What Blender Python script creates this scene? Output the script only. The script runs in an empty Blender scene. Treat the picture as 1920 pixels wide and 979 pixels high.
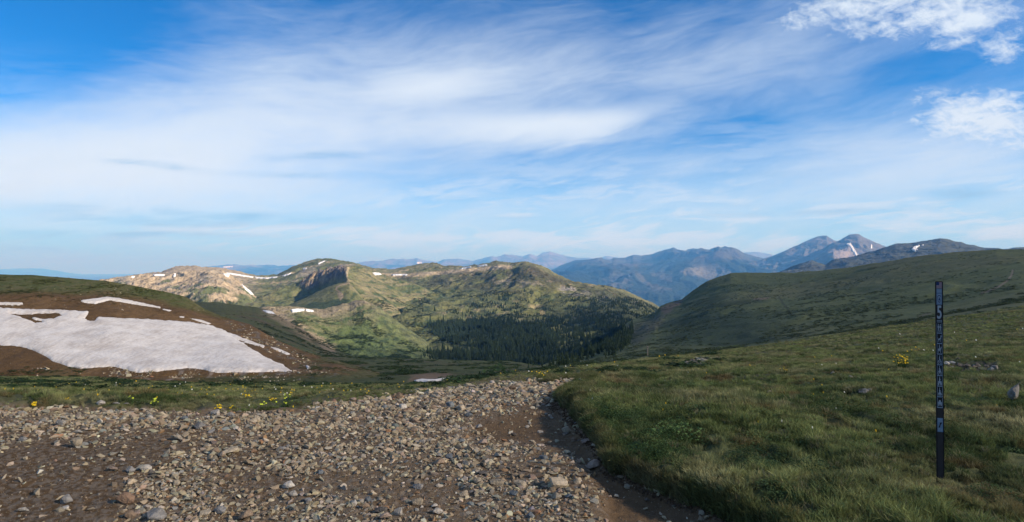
import bpy, bmesh, math, random
import numpy as np
from mathutils import Vector, Matrix

# ------------------------------------------------------------------ camera, world, sun, exposure
SC = bpy.context.scene
COL = SC.collection
F, PX0, PY0, EYE = 1185.0, 960.0, 505.0, 1.6      # focal length (px of a 1920 wide frame), horizon row, eye height
cam_d = bpy.data.cameras.new('camera'); cam = bpy.data.objects.new('camera', cam_d); COL.objects.link(cam)
cam_d.sensor_width = 36; cam_d.lens = 36 * F / 1920
cam_d.shift_y = (PY0 - 489.5) / 1920
cam_d.clip_start = 0.05; cam_d.clip_end = 200000
cam.location = (0, 0, EYE); cam.rotation_euler = (math.radians(90), 0, 0)
SC.camera = cam
SC.view_settings.view_transform = 'Standard'; SC.view_settings.look = 'None'
SC.view_settings.exposure = 0.93; SC.view_settings.gamma = 1.0
SC.cycles.use_denoising = True
SC.cycles.volume_bounces = 0
SC.cycles.max_bounces = 6
SC.cycles.transparent_max_bounces = 12

SUN_EL, SUN_AZ = 27.0, 110.0                       # degrees; azimuth clockwise from the view direction
se, sa = math.radians(SUN_EL), math.radians(SUN_AZ)
TO_SUN = Vector((math.cos(se) * math.sin(sa), math.cos(se) * math.cos(sa), math.sin(se)))
sun_d = bpy.data.lights.new('sun', 'SUN'); sun = bpy.data.objects.new('sun', sun_d); COL.objects.link(sun)
sun_d.energy = 4.6; sun_d.angle = math.radians(0.53); sun_d.color = (1.0, 0.91, 0.78)
sun.rotation_euler = TO_SUN.to_track_quat('Z', 'Y').to_euler()
sun.location = TO_SUN * 50

W = bpy.data.worlds.new('World'); SC.world = W; W.use_nodes = True
wn, wl = W.node_tree.nodes, W.node_tree.links
wn.clear()


class X:
    """tiny expression builder for shader maths"""
    def __init__(s, t, sock): s.t, s.s = t, sock
    def _op(s, op, *a, clamp=False):
        n = s.t.nodes.new('ShaderNodeMath'); n.operation = op; n.use_clamp = clamp
        for i, v in enumerate((s,) + a):
            if isinstance(v, X): s.t.links.new(v.s, n.inputs[i])
            else: n.inputs[i].default_value = v
        return X(s.t, n.outputs[0])
    def __add__(s, o): return s._op('ADD', o)
    def __sub__(s, o): return s._op('SUBTRACT', o)
    def __mul__(s, o): return s._op('MULTIPLY', o)
    def __truediv__(s, o): return s._op('DIVIDE', o)
    def clamp(s): return s._op('ADD', 0.0, clamp=True)
    def smooth(s, a, b):
        n = s.t.nodes.new('ShaderNodeMapRange'); n.interpolation_type = 'SMOOTHSTEP'; n.clamp = True
        s.t.links.new(s.s, n.inputs[0]); n.inputs[1].default_value = a; n.inputs[2].default_value = b
        return X(s.t, n.outputs[0])


def combine(t, x, y, z=0.0):
    n = t.nodes.new('ShaderNodeCombineXYZ')
    for i, v in enumerate((x, y, z)):
        if isinstance(v, X): t.links.new(v.s, n.inputs[i])
        else: n.inputs[i].default_value = v
    return n.outputs[0]


def tnoise(t, vec, scale, detail=5, rough=0.55, dist=0.0):
    n = t.nodes.new('ShaderNodeTexNoise'); n.inputs['Scale'].default_value = scale
    n.inputs['Detail'].default_value = detail; n.inputs['Roughness'].default_value = rough
    n.inputs['Distortion'].default_value = dist
    if vec is not None: t.links.new(vec, n.inputs['Vector'])
    return X(t, n.outputs[0])


def mixc(t, fac, a, b, mode='MIX'):
    n = t.nodes.new('ShaderNodeMix'); n.data_type = 'RGBA'; n.blend_type = mode
    for sock, v in ((n.inputs[0], fac), (n.inputs[6], a), (n.inputs[7], b)):
        if isinstance(v, X): t.links.new(v.s, sock)
        elif hasattr(v, 'is_output'): t.links.new(v, sock)
        elif isinstance(v, (int, float)): sock.default_value = v
        else: sock.default_value = (*v, 1)
    return n.outputs[2]


def build_sky():
    t = W.node_tree
    tc = wn.new('ShaderNodeTexCoord'); sp = wn.new('ShaderNodeSeparateXYZ')
    wl.new(tc.outputs['Generated'], sp.inputs[0])
    x, y, z = (X(t, sp.outputs[i]) for i in range(3))
    az = x._op('ARCTAN2', y); el = z._op('ARCSINE')
    sky = wn.new('ShaderNodeTexSky'); sky.sky_type = 'NISHITA'; sky.sun_disc = False
    sky.sun_elevation = se; sky.sun_rotation = sa
    sky.altitude = 3500; sky.air_density = 1.0; sky.dust_density = 0.4; sky.ozone_density = 2.0
    K = 1.0 / SKY_STRENGTH
    hs = wn.new('ShaderNodeHueSaturation'); hs.inputs['Saturation'].default_value = 1.25
    wl.new(sky.outputs[0], hs.inputs['Color'])
    blue = mixc(t, 1.0, hs.outputs[0], SKY_TINT, 'MULTIPLY')
    blue = mixc(t, el.smooth(0.16, 0.0) * 0.9, blue, tuple(q * K for q in SKY_LOW))
    # high cloud sheet, projected on a plane overhead so that streaks close up towards the horizon
    zz = z._op('MAXIMUM', 0.0) + 0.16
    u, v = x / zz, y / zz
    ca, sb = math.cos(math.radians(-24)), math.sin(math.radians(-24))
    a1, a2 = u * ca + v * sb, v * ca - u * sb
    n1 = tnoise(t, combine(t, a1 * 0.75, a2 * 1.4), 1.2, 7, 0.54, 0.7)
    n2 = tnoise(t, combine(t, az * 3.0, el * 20.0, 3.3), 1.5, 7, 0.6, 0.5)      # flat streaks low down
    n3 = tnoise(t, combine(t, az * 11.0, el * 22.0 + az * 4.0, 7.0), 1.7, 9, 0.66, 0.4)   # torn clumps
    n4 = tnoise(t, combine(t, az * 1.7, el * 4.0, 1.0), 1.5, 4, 0.5, 0.3)

    def blob(px, py, hw, hh, tilt, p=2.0):
        A = math.atan((px - PX0) / F); E = math.atan((PY0 - py) / F * math.cos(A))
        k = math.cos(A) ** 2 / F; kh = math.cos(A) / F
        c, s_ = math.cos(math.radians(tilt)), math.sin(math.radians(tilt))
        da, de = az - A, el - E
        p1 = (da * c + de * s_) / (hw * k); p2 = (de * c - da * s_) / (hh * kh)
        q = p1 * p1 + p2 * p2
        return (q * -1.0)._op('EXPONENT') if False else X(t, q._op('POWER', p / 2).s)._op('MULTIPLY', -1.0)._op('POWER', 1.0) if False else _gauss(q)

    def _gauss(q):
        return (q * -1.0 + 0.0)._op('EXPONENT')
    fib = tnoise(t, combine(t, a1 * 0.8, a2 * 5.5, 2.0), 1.6, 8, 0.62, 0.9)       # fine fibres along the wind
    cov = n4 * 0.30 + 0.10
    for (px, py, hw, hh, tl, st) in VEIL: cov = cov + blob(px, py, hw, hh, tl) * st
    low = el.smooth(0.30, 0.06)
    wv = tnoise(t, combine(t, az * 2.0, el * 5.0, 5.0), 1.4, 3, 0.5) - 0.5
    n6 = tnoise(t, combine(t, az * 3.2 + el * 2.0 + wv * 0.5, el * 13.0 - az * 2.6 + wv * 1.1, 4.0), 1.35, 10, 0.60, 0.25)
    n7 = tnoise(t, combine(t, az * 9.0, el * 46.0 - az * 6.0 + wv * 4.0, 6.0), 1.5, 8, 0.62, 0.6)
    A0 = math.atan((1256 - PX0) / F); E0 = math.atan((PY0 - 207) / F * math.cos(A0))
    X1 = (az - A0) * (F / math.cos(A0) ** 2); Y1 = (el - E0) * (F / math.cos(A0)) + (n6 - 0.5) * 60.0 + (n7 - 0.5) * 22.0
    tongue = (Y1 - X1 * 0.03).smooth(20.0, -14.0) * (X1 * -0.52 + Y1 * 0.85).smooth(-6.0, 60.0) * X1.smooth(-520.0, -150.0) * Y1.smooth(-100.0, -20.0)
    nz = n6 * 0.56 + n1 * 0.16 + n7 * 0.28
    veil = (cov + tongue * 0.48 + (nz - 0.5) * 1.35).smooth(-0.10, 1.18)
    streak = ((n2 - 0.5) * 1.9 + (n7 - 0.5) * 2.0 + 0.56).smooth(0.0, 0.95) * low
    cl = cov * 0.0
    for (px, py, hw, hh, tl, st) in CLUMPS: cl = cl + blob(px, py, hw, hh, tl) * st
    n5 = tnoise(t, combine(t, az * 34.0, el * 52.0 + az * 12.0, 9.0), 1.5, 8, 0.65, 0.5)
    clump = (cl * 0.55 + n3 * 0.80 + (n5 - 0.5) * 0.95 + (n7 - 0.5) * 0.7).smooth(0.42, 1.16) * cl.smooth(0.03, 0.5)
    hor = el.smooth(0.0, 0.05)
    c = (veil._op('MAXIMUM', streak * 0.8)._op('MAXIMUM', clump)) * (hor * 0.75 + 0.25)
    # thick parts seen from below are greyer
    gr = cov * 0.0
    for (px, py, hw, hh, tl, st) in GREY: gr = gr + blob(px, py, hw, hh, tl) * st
    gr = (gr * 1.15 + ((n2 - 0.5) * 2.2 + (n7 - 0.5) * 2.4) * gr.smooth(0.0, 0.45)).clamp()
    # thickness of the sheet varies: thinner parts pass more light
    thick = ((n6 - 0.5) * 0.9 + (n7 - 0.5) * 0.9 + 0.28).clamp()
    gr = gr._op('MAXIMUM', thick * 0.42)
    white = mixc(t, gr, tuple(q * K for q in CLOUD_WHITE), tuple(q * K for q in CLOUD_GREY))
    fac = (c * 0.95)._op('MAXIMUM', (gr - thick * 0.55).clamp() * 0.85)
    out = mixc(t, fac, blue, white)
    bg = wn.new('ShaderNodeBackground'); bg.inputs['Strength'].default_value = SKY_STRENGTH
    wl.new(out, bg.inputs['Color'])
    o = wn.new('ShaderNodeOutputWorld'); wl.new(bg.outputs[0], o.inputs['Surface'])


SKY_STRENGTH = 0.10
SKY_TINT = (0.13, 0.70, 0.92)
SKY_LOW = (0.21, 0.345, 0.50)
CLOUD_WHITE = (0.45, 0.50, 0.555)
CLOUD_GREY = (0.23, 0.33, 0.45)
VEIL = [(750, 120, 700, 70, 8, .10), (420, 250, 560, 100, 10, .55), (180, 330, 420, 80, 4, .35), (930, 240, 260, 30, 4, .30), (815, 160, 130, 24, 9, .40),
        (900, 400, 1500, 75, 0, .30), (1350, 300, 500, 45, 0, .18), (1300, 150, 480, 60, 0, .22), (1750, 300, 260, 70, 0, .3),
        (60, 50, 360, 100, 25, -.62), (1390, 240, 110, 30, 10, -.22), (1720, 125, 200, 36, 0, -.28), (1000, 10, 560, 55, 0, -.20)]
CLUMPS = [(1680, 28, 250, 52, -6, .75), (1590, 12, 130, 26, 4, .35), (1810, 35, 90, 50, -10, .5), (1890, 95, 48, 26, 35, .6), (1800, 215, 170, 46, -20, .66), (1900, 185, 80, 28, -10, .45), (1870, 240, 110, 40, -15, .28),
          (1740, 262, 210, 36, -6, .55), (1915, 250, 60, 50, 0, .2)]
GREY = [(420, 405, 310, 13, 0, .75), (600, 293, 100, 10, 4, .55), (285, 308, 100, 8, 0, .4), (700, 330, 300, 8, 2, .35), (1350, 330, 200, 9, 0, .35), (1500, 400, 260, 8, 0, .35), (330, 440, 260, 7, 0, .4), (1810, 365, 85, 14, -5, .6),
        (120, 470, 330, 30, 0, .5), (250, 418, 200, 8, 0, .4), (60, 440, 120, 9, 0, .4), (980, 410, 120, 6, 0, .3)]
build_sky()

# ------------------------------------------------------------------ helpers
random.seed(7)
RNG = np.random.default_rng(11)


def hash2(ix, iy, seed):
    h = (ix.astype(np.int64) * 374761393 + iy.astype(np.int64) * 668265263 + seed * 974711) & 0xffffffff
    h = ((h ^ (h >> 13)) * 1274126177) & 0xffffffff
    return (h ^ (h >> 16)) & 0xffffffff


def perlin(x, y, seed=0):
    x = np.asarray(x, float); y = np.asarray(y, float)
    x0, y0 = np.floor(x), np.floor(y); fx, fy = x - x0, y - y0
    u = fx * fx * fx * (fx * (fx * 6 - 15) + 10); v = fy * fy * fy * (fy * (fy * 6 - 15) + 10)
    def g(ix, iy, dx, dy):
        a = hash2(ix, iy, seed) * (2 * math.pi / 4294967296.0)
        return np.cos(a) * dx + np.sin(a) * dy
    a, b = g(x0, y0, fx, fy), g(x0 + 1, y0, fx - 1, fy)
    c, d = g(x0, y0 + 1, fx, fy - 1), g(x0 + 1, y0 + 1, fx - 1, fy - 1)
    return 1.5 * ((a * (1 - u) + b * u) * (1 - v) + (c * (1 - u) + d * u) * v)


def fbm(x, y, o=5, seed=0, gain=0.5):
    s, a, n = 0.0, 1.0, 0.0
    for k in range(o):
        s = s + a * perlin(x * 2 ** k + 13.7 * k, y * 2 ** k - 7.1 * k, seed + k); n += a; a *= gain
    return s / n


def ridged(x, y, o=5, seed=0, gain=0.55):
    s, a, n = 0.0, 1.0, 0.0
    for k in range(o):
        s = s + a * (1 - 2 * np.abs(perlin(x * 2 ** k + 5.3 * k, y * 2 ** k + 2.9 * k, seed + k))); n += a; a *= gain
    return s / n


def sstep(a, b, x):
    t = np.clip((x - a) / (b - a), 0, 1); return t * t * (3 - 2 * t)


def poly_sd(px, py, poly):
    """signed distance in px to a polygon, positive inside"""
    P = np.array(poly, float); n = len(P)
    d = np.full(px.shape, 1e9); ins = np.zeros(px.shape, bool)
    for i in range(n):
        ax, ay = P[i]; bx, by = P[(i + 1) % n]
        ex, ey = bx - ax, by - ay
        t = np.clip(((px - ax) * ex + (py - ay) * ey) / (ex * ex + ey * ey + 1e-9), 0, 1)
        d = np.minimum(d, (px - ax - t * ex) ** 2 + (py - ay - t * ey) ** 2)
        c = ((ay > py) != (by > py)) & (px < (bx - ax) * (py - ay) / (by - ay + 1e-12) + ax)
        ins ^= c
    d = np.sqrt(d)
    return np.where(ins, d, -d)


def line_d(px, py, pts):
    d = np.full(px.shape, 1e9)
    for (ax, ay), (bx, by) in zip(pts[:-1], pts[1:]):
        ex, ey = bx - ax, by - ay
        t = np.clip(((px - ax) * ex + (py - ay) * ey) / (ex * ex + ey * ey + 1e-9), 0, 1)
        d = np.minimum(d, np.hypot(px - ax - t * ex, py - ay - t * ey))
    return d


def mesh_np(name, V, quads=None, tris=None, smooth=True):
    me = bpy.data.meshes.new(name)
    V = np.asarray(V, np.float32).reshape(-1, 3)
    faces, k = (quads, 4) if quads is not None else (tris, 3)
    faces = np.asarray(faces, np.int32)
    me.vertices.add(len(V)); me.vertices.foreach_set('co', V.ravel())
    me.loops.add(faces.size); me.loops.foreach_set('vertex_index', faces.ravel())
    me.polygons.add(len(faces)); me.polygons.foreach_set('loop_start', np.arange(0, faces.size, k, dtype=np.int32))
    me.polygons.foreach_set('use_smooth', np.full(len(faces), smooth))
    me.update(calc_edges=True); me.validate()
    return me


def set_col(me, C, name='Col'):
    C = np.asarray(C, np.float32).reshape(-1, C.shape[-1])
    a = me.attributes.new(name, 'FLOAT_COLOR', 'POINT')
    a.data.foreach_set('color', np.concatenate([C, np.ones((len(C), 1), np.float32)], 1).ravel())


def link(name, me, mat=None, parent=None, kind=None, label=None, cat=None, group=None, loc=None):
    o = bpy.data.objects.new(name, me); COL.objects.link(o)
    if mat is not None and me is not None:
        for m in (mat if isinstance(mat, (list, tuple)) else [mat]): me.materials.append(m)
    if parent: o.parent = parent
    if kind: o['kind'] = kind
    if label: o['label'] = label
    if cat: o['category'] = cat
    if group: o['group'] = group
    if loc is not None: o.location = loc
    return o


def grid_quads(nr, nc, keep=None):
    i = np.arange(nr - 1)[:, None] * nc + np.arange(nc - 1)[None, :]
    q = np.stack([i, i + 1, i + nc + 1, i + nc], -1)
    return q[keep] if keep is not None else q.reshape(-1, 4)


# ------------------------------------------------------------------ materials
def new_mat(name):
    m = bpy.data.materials.new(name); m.use_nodes = True
    t = m.node_tree; p = t.nodes['Principled BSDF']; p.inputs['Roughness'].default_value = 0.95
    p.inputs['Specular IOR Level'].default_value = 0.15
    return m, t, p


def attr(t, name, kind='GEOMETRY'):
    n = t.nodes.new('ShaderNodeAttribute'); n.attribute_name = name; n.attribute_type = kind
    return n


def pos(t):
    return t.nodes.new('ShaderNodeNewGeometry').outputs['Position']


def bump(t, p, h, strength, dist):
    b = t.nodes.new('ShaderNodeBump'); b.inputs['Strength'].default_value = strength; b.inputs['Distance'].default_value = dist
    t.links.new(h.s, b.inputs['Height']); t.links.new(b.outputs[0], p.inputs['Normal'])


def terrain_mat(name, scale, contrast=0.7, bdist=0.3, bstr=0.6):
    """colour comes from the ground cover attribute, grain and relief from noise in metres"""
    m, t, p = new_mat(name)
    P = pos(t)
    n = tnoise(t, P, scale, 8, 0.68, 0.2); n2 = tnoise(t, P, scale * 7.3, 4, 0.6)
    k = (n - 0.5) * (2.4 * contrast) + (n2 - 0.5) * contrast + 1.0
    k = k._op('MAXIMUM', 0.15)
    vm = t.nodes.new('ShaderNodeVectorMath'); vm.operation = 'SCALE'
    t.links.new(attr(t, 'Col').outputs['Color'], vm.inputs[0]); t.links.new(k.s, vm.inputs[3])
    t.links.new(vm.outputs[0], p.inputs['Base Color'])
    bump(t, p, n + n2 * 0.4, bstr, bdist)
    return m


def flat_mat(name, col, rough=0.8, var=0.25, scale=20.0):
    m, t, p = new_mat(name)
    tc = t.nodes.new('ShaderNodeTexCoord')
    n = tnoise(t, tc.outputs['Object'], scale, 4)
    c = mixc(t, n, tuple(max(0, q * (1 - var)) for q in col), tuple(q * (1 + var) for q in col))
    t.links.new(c, p.inputs['Base Color']); p.inputs['Roughness'].default_value = rough
    return m


# ground cover colours (linear albedo)
C_ = lambda *a: np.array(a)
GREEN, DRY, DARKG = C_(.062, .078, .026), C_(.135, .118, .055), C_(.026, .040, .018)
SOIL, DIRT = C_(.115, .068, .036), C_(.125, .077, .038)
TAN, GREYR, LROCK = C_(.33, .255, .165), C_(.20, .18, .16), C_(.36, .32, .27)
SUNG, PALEG = C_(.098, .104, .042), C_(.19, .17, .085)
FOREST = C_(.022, .034, .020)


def lay(base, mask, col):
    return base + mask[..., None] * (np.asarray(col) - base)


# ------------------------------------------------------------------ terrain layers
# a layer is lofted through contour lines, each a list of (bearing as px column, row, distance in metres);
# the surface passes through those points in the world and drops away behind its crest
class Layer:
    pass


def pchip_rows(Cv, rows):
    """Cv [K, n] values on K lines; rows: samples per interval -> monotone cubic interpolation"""
    K = len(Cv); d = np.diff(Cv, axis=0); m = np.zeros_like(Cv)
    m[0], m[-1] = d[0], d[-1]
    for k in range(1, K - 1):
        a, b = d[k - 1], d[k]
        m[k] = np.where(a * b > 0, 2 * a * b / (a + b + np.where(a + b == 0, 1, 0)), 0)
    out = []
    for k in range(K - 1):
        for t in np.arange(rows[k]) / rows[k]:
            h00 = (1 + 2 * t) * (1 - t) ** 2; h10 = t * (1 - t) ** 2; h01 = t * t * (3 - 2 * t); h11 = t * t * (t - 1)
            out.append(h00 * Cv[k] + h10 * m[k] + h01 * Cv[k + 1] + h11 * m[k + 1])
    out.append(Cv[-1])
    return np.array(out)


def make_layer(curves, x0, x1, step, rows, disp=None, back=(0.5, 0.5), crest_noise=(0, 20), seed=0, back_rows=6, far=1.0, soft=44):
    L = Layer()
    curves = [[(a, b, d * far) for a, b, d in c] for c in curves]
    px = np.arange(x0, x1 + step, step, dtype=float)
    Ys, Zs = [], []
    for ci, c in enumerate(curves):
        c = np.array(c, float)
        py = np.interp(px, c[:, 0], c[:, 1]); D = np.exp(np.interp(px, c[:, 0], np.log(c[:, 2])))
        def blur(A, w):
            w = max(1, int(w / step / 2)); k = np.hanning(2 * w + 3)[1:-1]
            return np.convolve(np.pad(A, w, 'edge'), k / k.sum(), 'valid')
        D = blur(D, soft)
        if ci < len(curves) - 1: py = blur(py, soft * .7)
        if ci == len(curves) - 1 and crest_noise[0]:
            py = py + crest_noise[0] * fbm(px / crest_noise[1], px * 0 + 0.37, 4, seed + 90)
        Ys.append(D); Zs.append(EYE - (py - PY0) / F * D)
    Y = pchip_rows(np.array(Ys), rows); Z = pchip_rows(np.array(Zs), rows)
    L.front = len(Y)
    ln, sl = back                                   # behind the crest: length as a share of distance, slope
    yb, zb = Y[-1], Z[-1]
    for q in np.linspace(0, 1, back_rows + 1)[1:] ** 1.7:
        Y = np.vstack([Y, yb * (1 + ln * q)]); Z = np.vstack([Z, zb - sl * yb * ln * q * (0.6 + 0.4 * q)])
    T = np.concatenate([np.linspace(0, 1, L.front), np.linspace(1, 2, back_rows + 1)[1:]])[:, None] * np.ones_like(px)
    Xw = (px[None] - PX0) / F * Y
    if disp is not None: Z = Z + disp(Xw, Y, T, px[None] + 0 * Y, PY0 - (Z - EYE) / Y * F)
    L.px, L.X, L.Y, L.Z, L.T = px, Xw, Y, Z, T
    L.PX = px[None] + 0 * Y; L.PY = PY0 - (Z - EYE) / Y * F
    return L


def finish(L, name, mat, C, kind='structure', keep=None):
    V = np.stack([L.X, L.Y, L.Z], -1)
    nr, nc = L.X.shape
    me = mesh_np(name, V, quads=grid_quads(nr, nc, keep))
    set_col(me, C)
    return link(name, me, mat, kind=kind)


def column(L, px):
    j = np.clip((px - L.px[0]) / (L.px[1] - L.px[0]), 0, len(L.px) - 1.001); a = int(j); f = j - a
    g = lambda A: A[:L.front, a] * (1 - f) + A[:L.front, a + 1] * f
    Y, Z = g(L.Y), g(L.Z); py = PY0 - (Z - EYE) / Y * F
    return np.minimum.accumulate(py), Y, Z


def on(L, px, py):
    p, Y, Z = column(L, px)
    y = np.interp(-np.asarray(py, float), -p, Y); z = np.interp(-np.asarray(py, float), -p, Z)
    return np.stack([(px - PX0) / F * y, y, z], -1)


def drape(L, poly, step, thick, edge_px, noise=(1.5, 12), name='snow_patch', mat=None, label=None, cat='snow', group=None, holes=(), seed=0, kind=None):
    """a sheet of snow lying on a layer: rounded rim, real thickness"""
    P = np.array(poly, float)
    xs = np.arange(P[:, 0].min() - 3, P[:, 0].max() + 3 + step, step); ys = np.arange(P[:, 1].min() - 3, P[:, 1].max() + 3 + step, step)
    gx, gy = np.meshgrid(xs, ys)
    sd = poly_sd(gx, gy, poly)
    for h in holes: sd = np.minimum(sd, -poly_sd(gx, gy, h))
    sd = sd + noise[0] * fbm(gx / noise[1], gy / noise[1] * 1.6, 4, 40 + seed)
    V = np.stack([on(L, x, ys) for x in xs], 1)
    t = np.clip(sd / edge_px, 0, 1)
    V[..., 2] += thick * np.where(sd > 0, np.sqrt(1 - (1 - t) ** 2), sd / step * .5) + np.where(sd > 0, t, 0) * 0.12 * thick * fbm(V[..., 0] / (thick * 12), V[..., 1] / (thick * 12), 4, seed)
    ok = sd > -2.5 * step
    keep = ok[:-1, :-1] & ok[1:, :-1] & ok[:-1, 1:] & ok[1:, 1:]
    q = grid_quads(len(ys), len(xs), keep)
    used = np.unique(q); rm = np.full(gx.size, -1); rm[used] = np.arange(len(used))
    Vu = V.reshape(-1, 3)[used]
    base = Vu.mean(0)
    me = mesh_np(name, Vu - base, quads=rm[q][:, ::-1])
    return link(name, me, mat, label=label, cat=cat, group=group, loc=base, kind=kind)


# --- snow material: dirty, sun-cupped
def snow_mat(name, base, dirt, scale):
    m, t, p = new_mat(name)
    P = pos(t)
    mp = t.nodes.new('ShaderNodeMapping'); mp.inputs['Rotation'].default_value = (0, 0, .5); mp.inputs['Scale'].default_value = (1.6, .28, .5)
    t.links.new(P, mp.inputs['Vector'])
    n = tnoise(t, P, scale, 6, 0.62, 0.6); n2 = tnoise(t, P, scale * 9, 3); n3 = tnoise(t, mp.outputs[0], scale * 6, 5, .6, .4)
    f = (n * 0.8 + n2 * 0.35 + n3 * 0.5).smooth(0.62, 1.12)
    c = mixc(t, f, base, dirt)
    t.links.new(c, p.inputs['Base Color']); p.inputs['Roughness'].default_value = 0.7
    bump(t, p, n2 + n + n3 * 0.3, 0.5, 0.25 / scale * 0.2)
    return m


SNOW = snow_mat('old_snow', (.71, .65, .585), (.45, .385, .33), 0.22)
SNOWFAR = snow_mat('far_snow', (.66, .65, .64), (.55, .53, .52), 0.02)

# ------------------------------------------------------------------ plain to the horizon, ground behind the camera
R = 110000
ring = [0, 400, 2000, 8000, 20000, 40000, 80000, R]
na = 96
Vp = [(r * math.cos(a), r * math.sin(a), -700.0) for r in ring[1:] for a in np.arange(na) * 2 * math.pi / na]
qs = [(k * na + i, k * na + (i + 1) % na, (k + 1) * na + (i + 1) % na, (k + 1) * na + i) for k in range(len(ring) - 2) for i in range(na)]
me = mesh_np('plain', Vp, quads=qs)
set_col(me, np.tile(C_(.075, .085, .05), (len(Vp), 1)))
link('plain', me, terrain_mat('plain_cover', 0.0006, 0.5, 10, 0.2), kind='structure')

# ------------------------------------------------------------------ far ranges
def far_disp(amp, s, seed):
    def f(Xw, Y, T, px, py):
        w = fbm(Xw / s, Y / s, 3, seed + 50) * 0.5
        r = ridged(Xw / s + w, Y / (s * 1.9) + w, 6, seed)
        fade = 0.25 + 0.75 * sstep(1.0, 0.75, T) * (T <= 1) + 0.75 * (T > 1)
        return amp * r * fade
    return f


M_FAR = terrain_mat('far_rock_and_forest', 0.0010, 0.7, 120, 0.9)


def far_colors(L, tree_row, seed, rock=(.135, .115, .105), s=900):
    s = s * 2
    h = fbm(L.X / s, L.Y / s, 5, seed)
    rowlim = np.interp(L.px, [a for a, b in tree_row], [b for a, b in tree_row])[None]
    f = sstep(-8, 8, L.PY - rowlim + h * 34)
    C = np.tile(np.array(rock), L.X.shape + (1,))
    C = lay(C, sstep(-.1, .45, fbm(L.X / (s * .4), L.Y / (s * .4), 5, seed + 3)) * .8, C_(.065, .068, .038))
    return lay(C, f, C_(.015, .025, .018))


# range on the far left horizon
L_fl = make_layer([[(-400, 545, 30000), (400, 545, 30000)],
                   [(-400, 512, 42000), (-150, 507, 42000), (0, 505, 42000), (40, 504, 42000), (60, 503, 42000), (85, 504, 42000), (130, 512, 42000), (190, 521, 42000), (240, 527, 42000)]],
                  -400, 240, 4, [24], far_disp(240, 8000, 1), crest_noise=(1.0, 25), seed=1, far=2)
finish(L_fl, 'hills', M_FAR, far_colors(L_fl, [(-400, 500), (240, 500)], 1))

crestC = [(330, 512), (400, 501), (425, 498), (440, 497), (470, 500), (500, 503), (520, 501), (545, 497), (580, 500), (620, 506), (660, 500), (685, 495), (715, 494), (740, 492),
          (770, 491), (782, 487), (795, 491), (820, 493), (832, 488), (861, 487), (888, 490), (920, 481), (932, 484), (946, 478), (965, 481), (981, 482.5), (993, 477), (1007, 482), (1018, 475),
          (1031, 474), (1047, 478.5), (1066, 483), (1082, 485), (1106, 484), (1121, 486.5), (1135, 481), (1145, 482), (1159, 487), (1200, 492), (1300, 490), (1380, 478), (1400, 474), (1425, 475), (1445, 479), (1480, 490)]
L_C = make_layer([[(330, 560, 15000), (1480, 560, 15000)], [(330, 525, 19000), (800, 512, 19000), (1480, 515, 19000)], [(a, b, 24000) for a, b in crestC]],
                 330, 1480, 2, [20, 60], far_disp(520, 5200, 2), crest_noise=(1.2, 9), seed=2, far=2)
finish(L_C, 'mountain_range', M_FAR, far_colors(L_C, [(330, 503), (800, 498), (1150, 503), (1480, 500)], 2, (.15, .125, .12), 1500))

crestD = [(1000, 520), (1060, 497), (1080, 490), (1110, 489), (1140, 490), (1159, 487), (1172, 486.5), (1188, 481), (1204, 483), (1222, 480), (1238, 474), (1250, 470), (1262, 466), (1275, 472), (1289, 474), (1305, 470),
          (1318, 469), (1329, 472.5), (1346, 466), (1365, 467), (1387, 476), (1410, 482), (1432, 486), (1460, 492), (1520, 505), (1600, 520)]
L_D = make_layer([[(1000, 640, 5200), (1600, 620, 5200)], [(1000, 560, 6500), (1150, 560, 6600), (1240, 575, 6200), (1300, 560, 6500), (1450, 545, 7000), (1600, 545, 7000)],
                  [(1000, 535, 8500), (1130, 520, 8800), (1210, 528, 8200), (1290, 503, 8300), (1350, 497, 8300), (1400, 510, 8600), (1600, 525, 9000)],
                  [(a, b, 12000) for a, b in crestD]], 1000, 1600, 1.6, [10, 50, 60], far_disp(380, 3000, 3), crest_noise=(1.0, 7), seed=3, far=2)
CD = far_colors(L_D, [(1000, 500), (1100, 497), (1180, 500), (1260, 482), (1290, 490), (1370, 490), (1430, 484), (1600, 490)], 3, (.058, .054, .054), 900)  # rock colour darkened and tree line raised to stand in for cloud shade
pm = sstep(-3, 5, poly_sd(L_D.PX, L_D.PY, [(1275, 508), (1290, 500), (1320, 494), (1345, 497), (1365, 503), (1372, 512), (1350, 518), (1330, 528), (1300, 518), (1285, 514)]) + 7 * fbm(L_D.X / 320, L_D.Y / 320, 4, 8))
CD = lay(CD, pm * .8, C_(.15, .13, .095))
sl = sstep(.35, .6, ridged(L_D.X / 520, L_D.Y / 1800, 4, 19)) * sstep(500, 520, L_D.PY) * (L_D.PX < 1260) * (L_D.PX > 1130) * sstep(560, 530, L_D.PY)
CD = lay(CD, sl * .5, C_(.13, .115, .10))
finish(L_D, 'mountain_ridge', M_FAR, CD)

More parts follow.
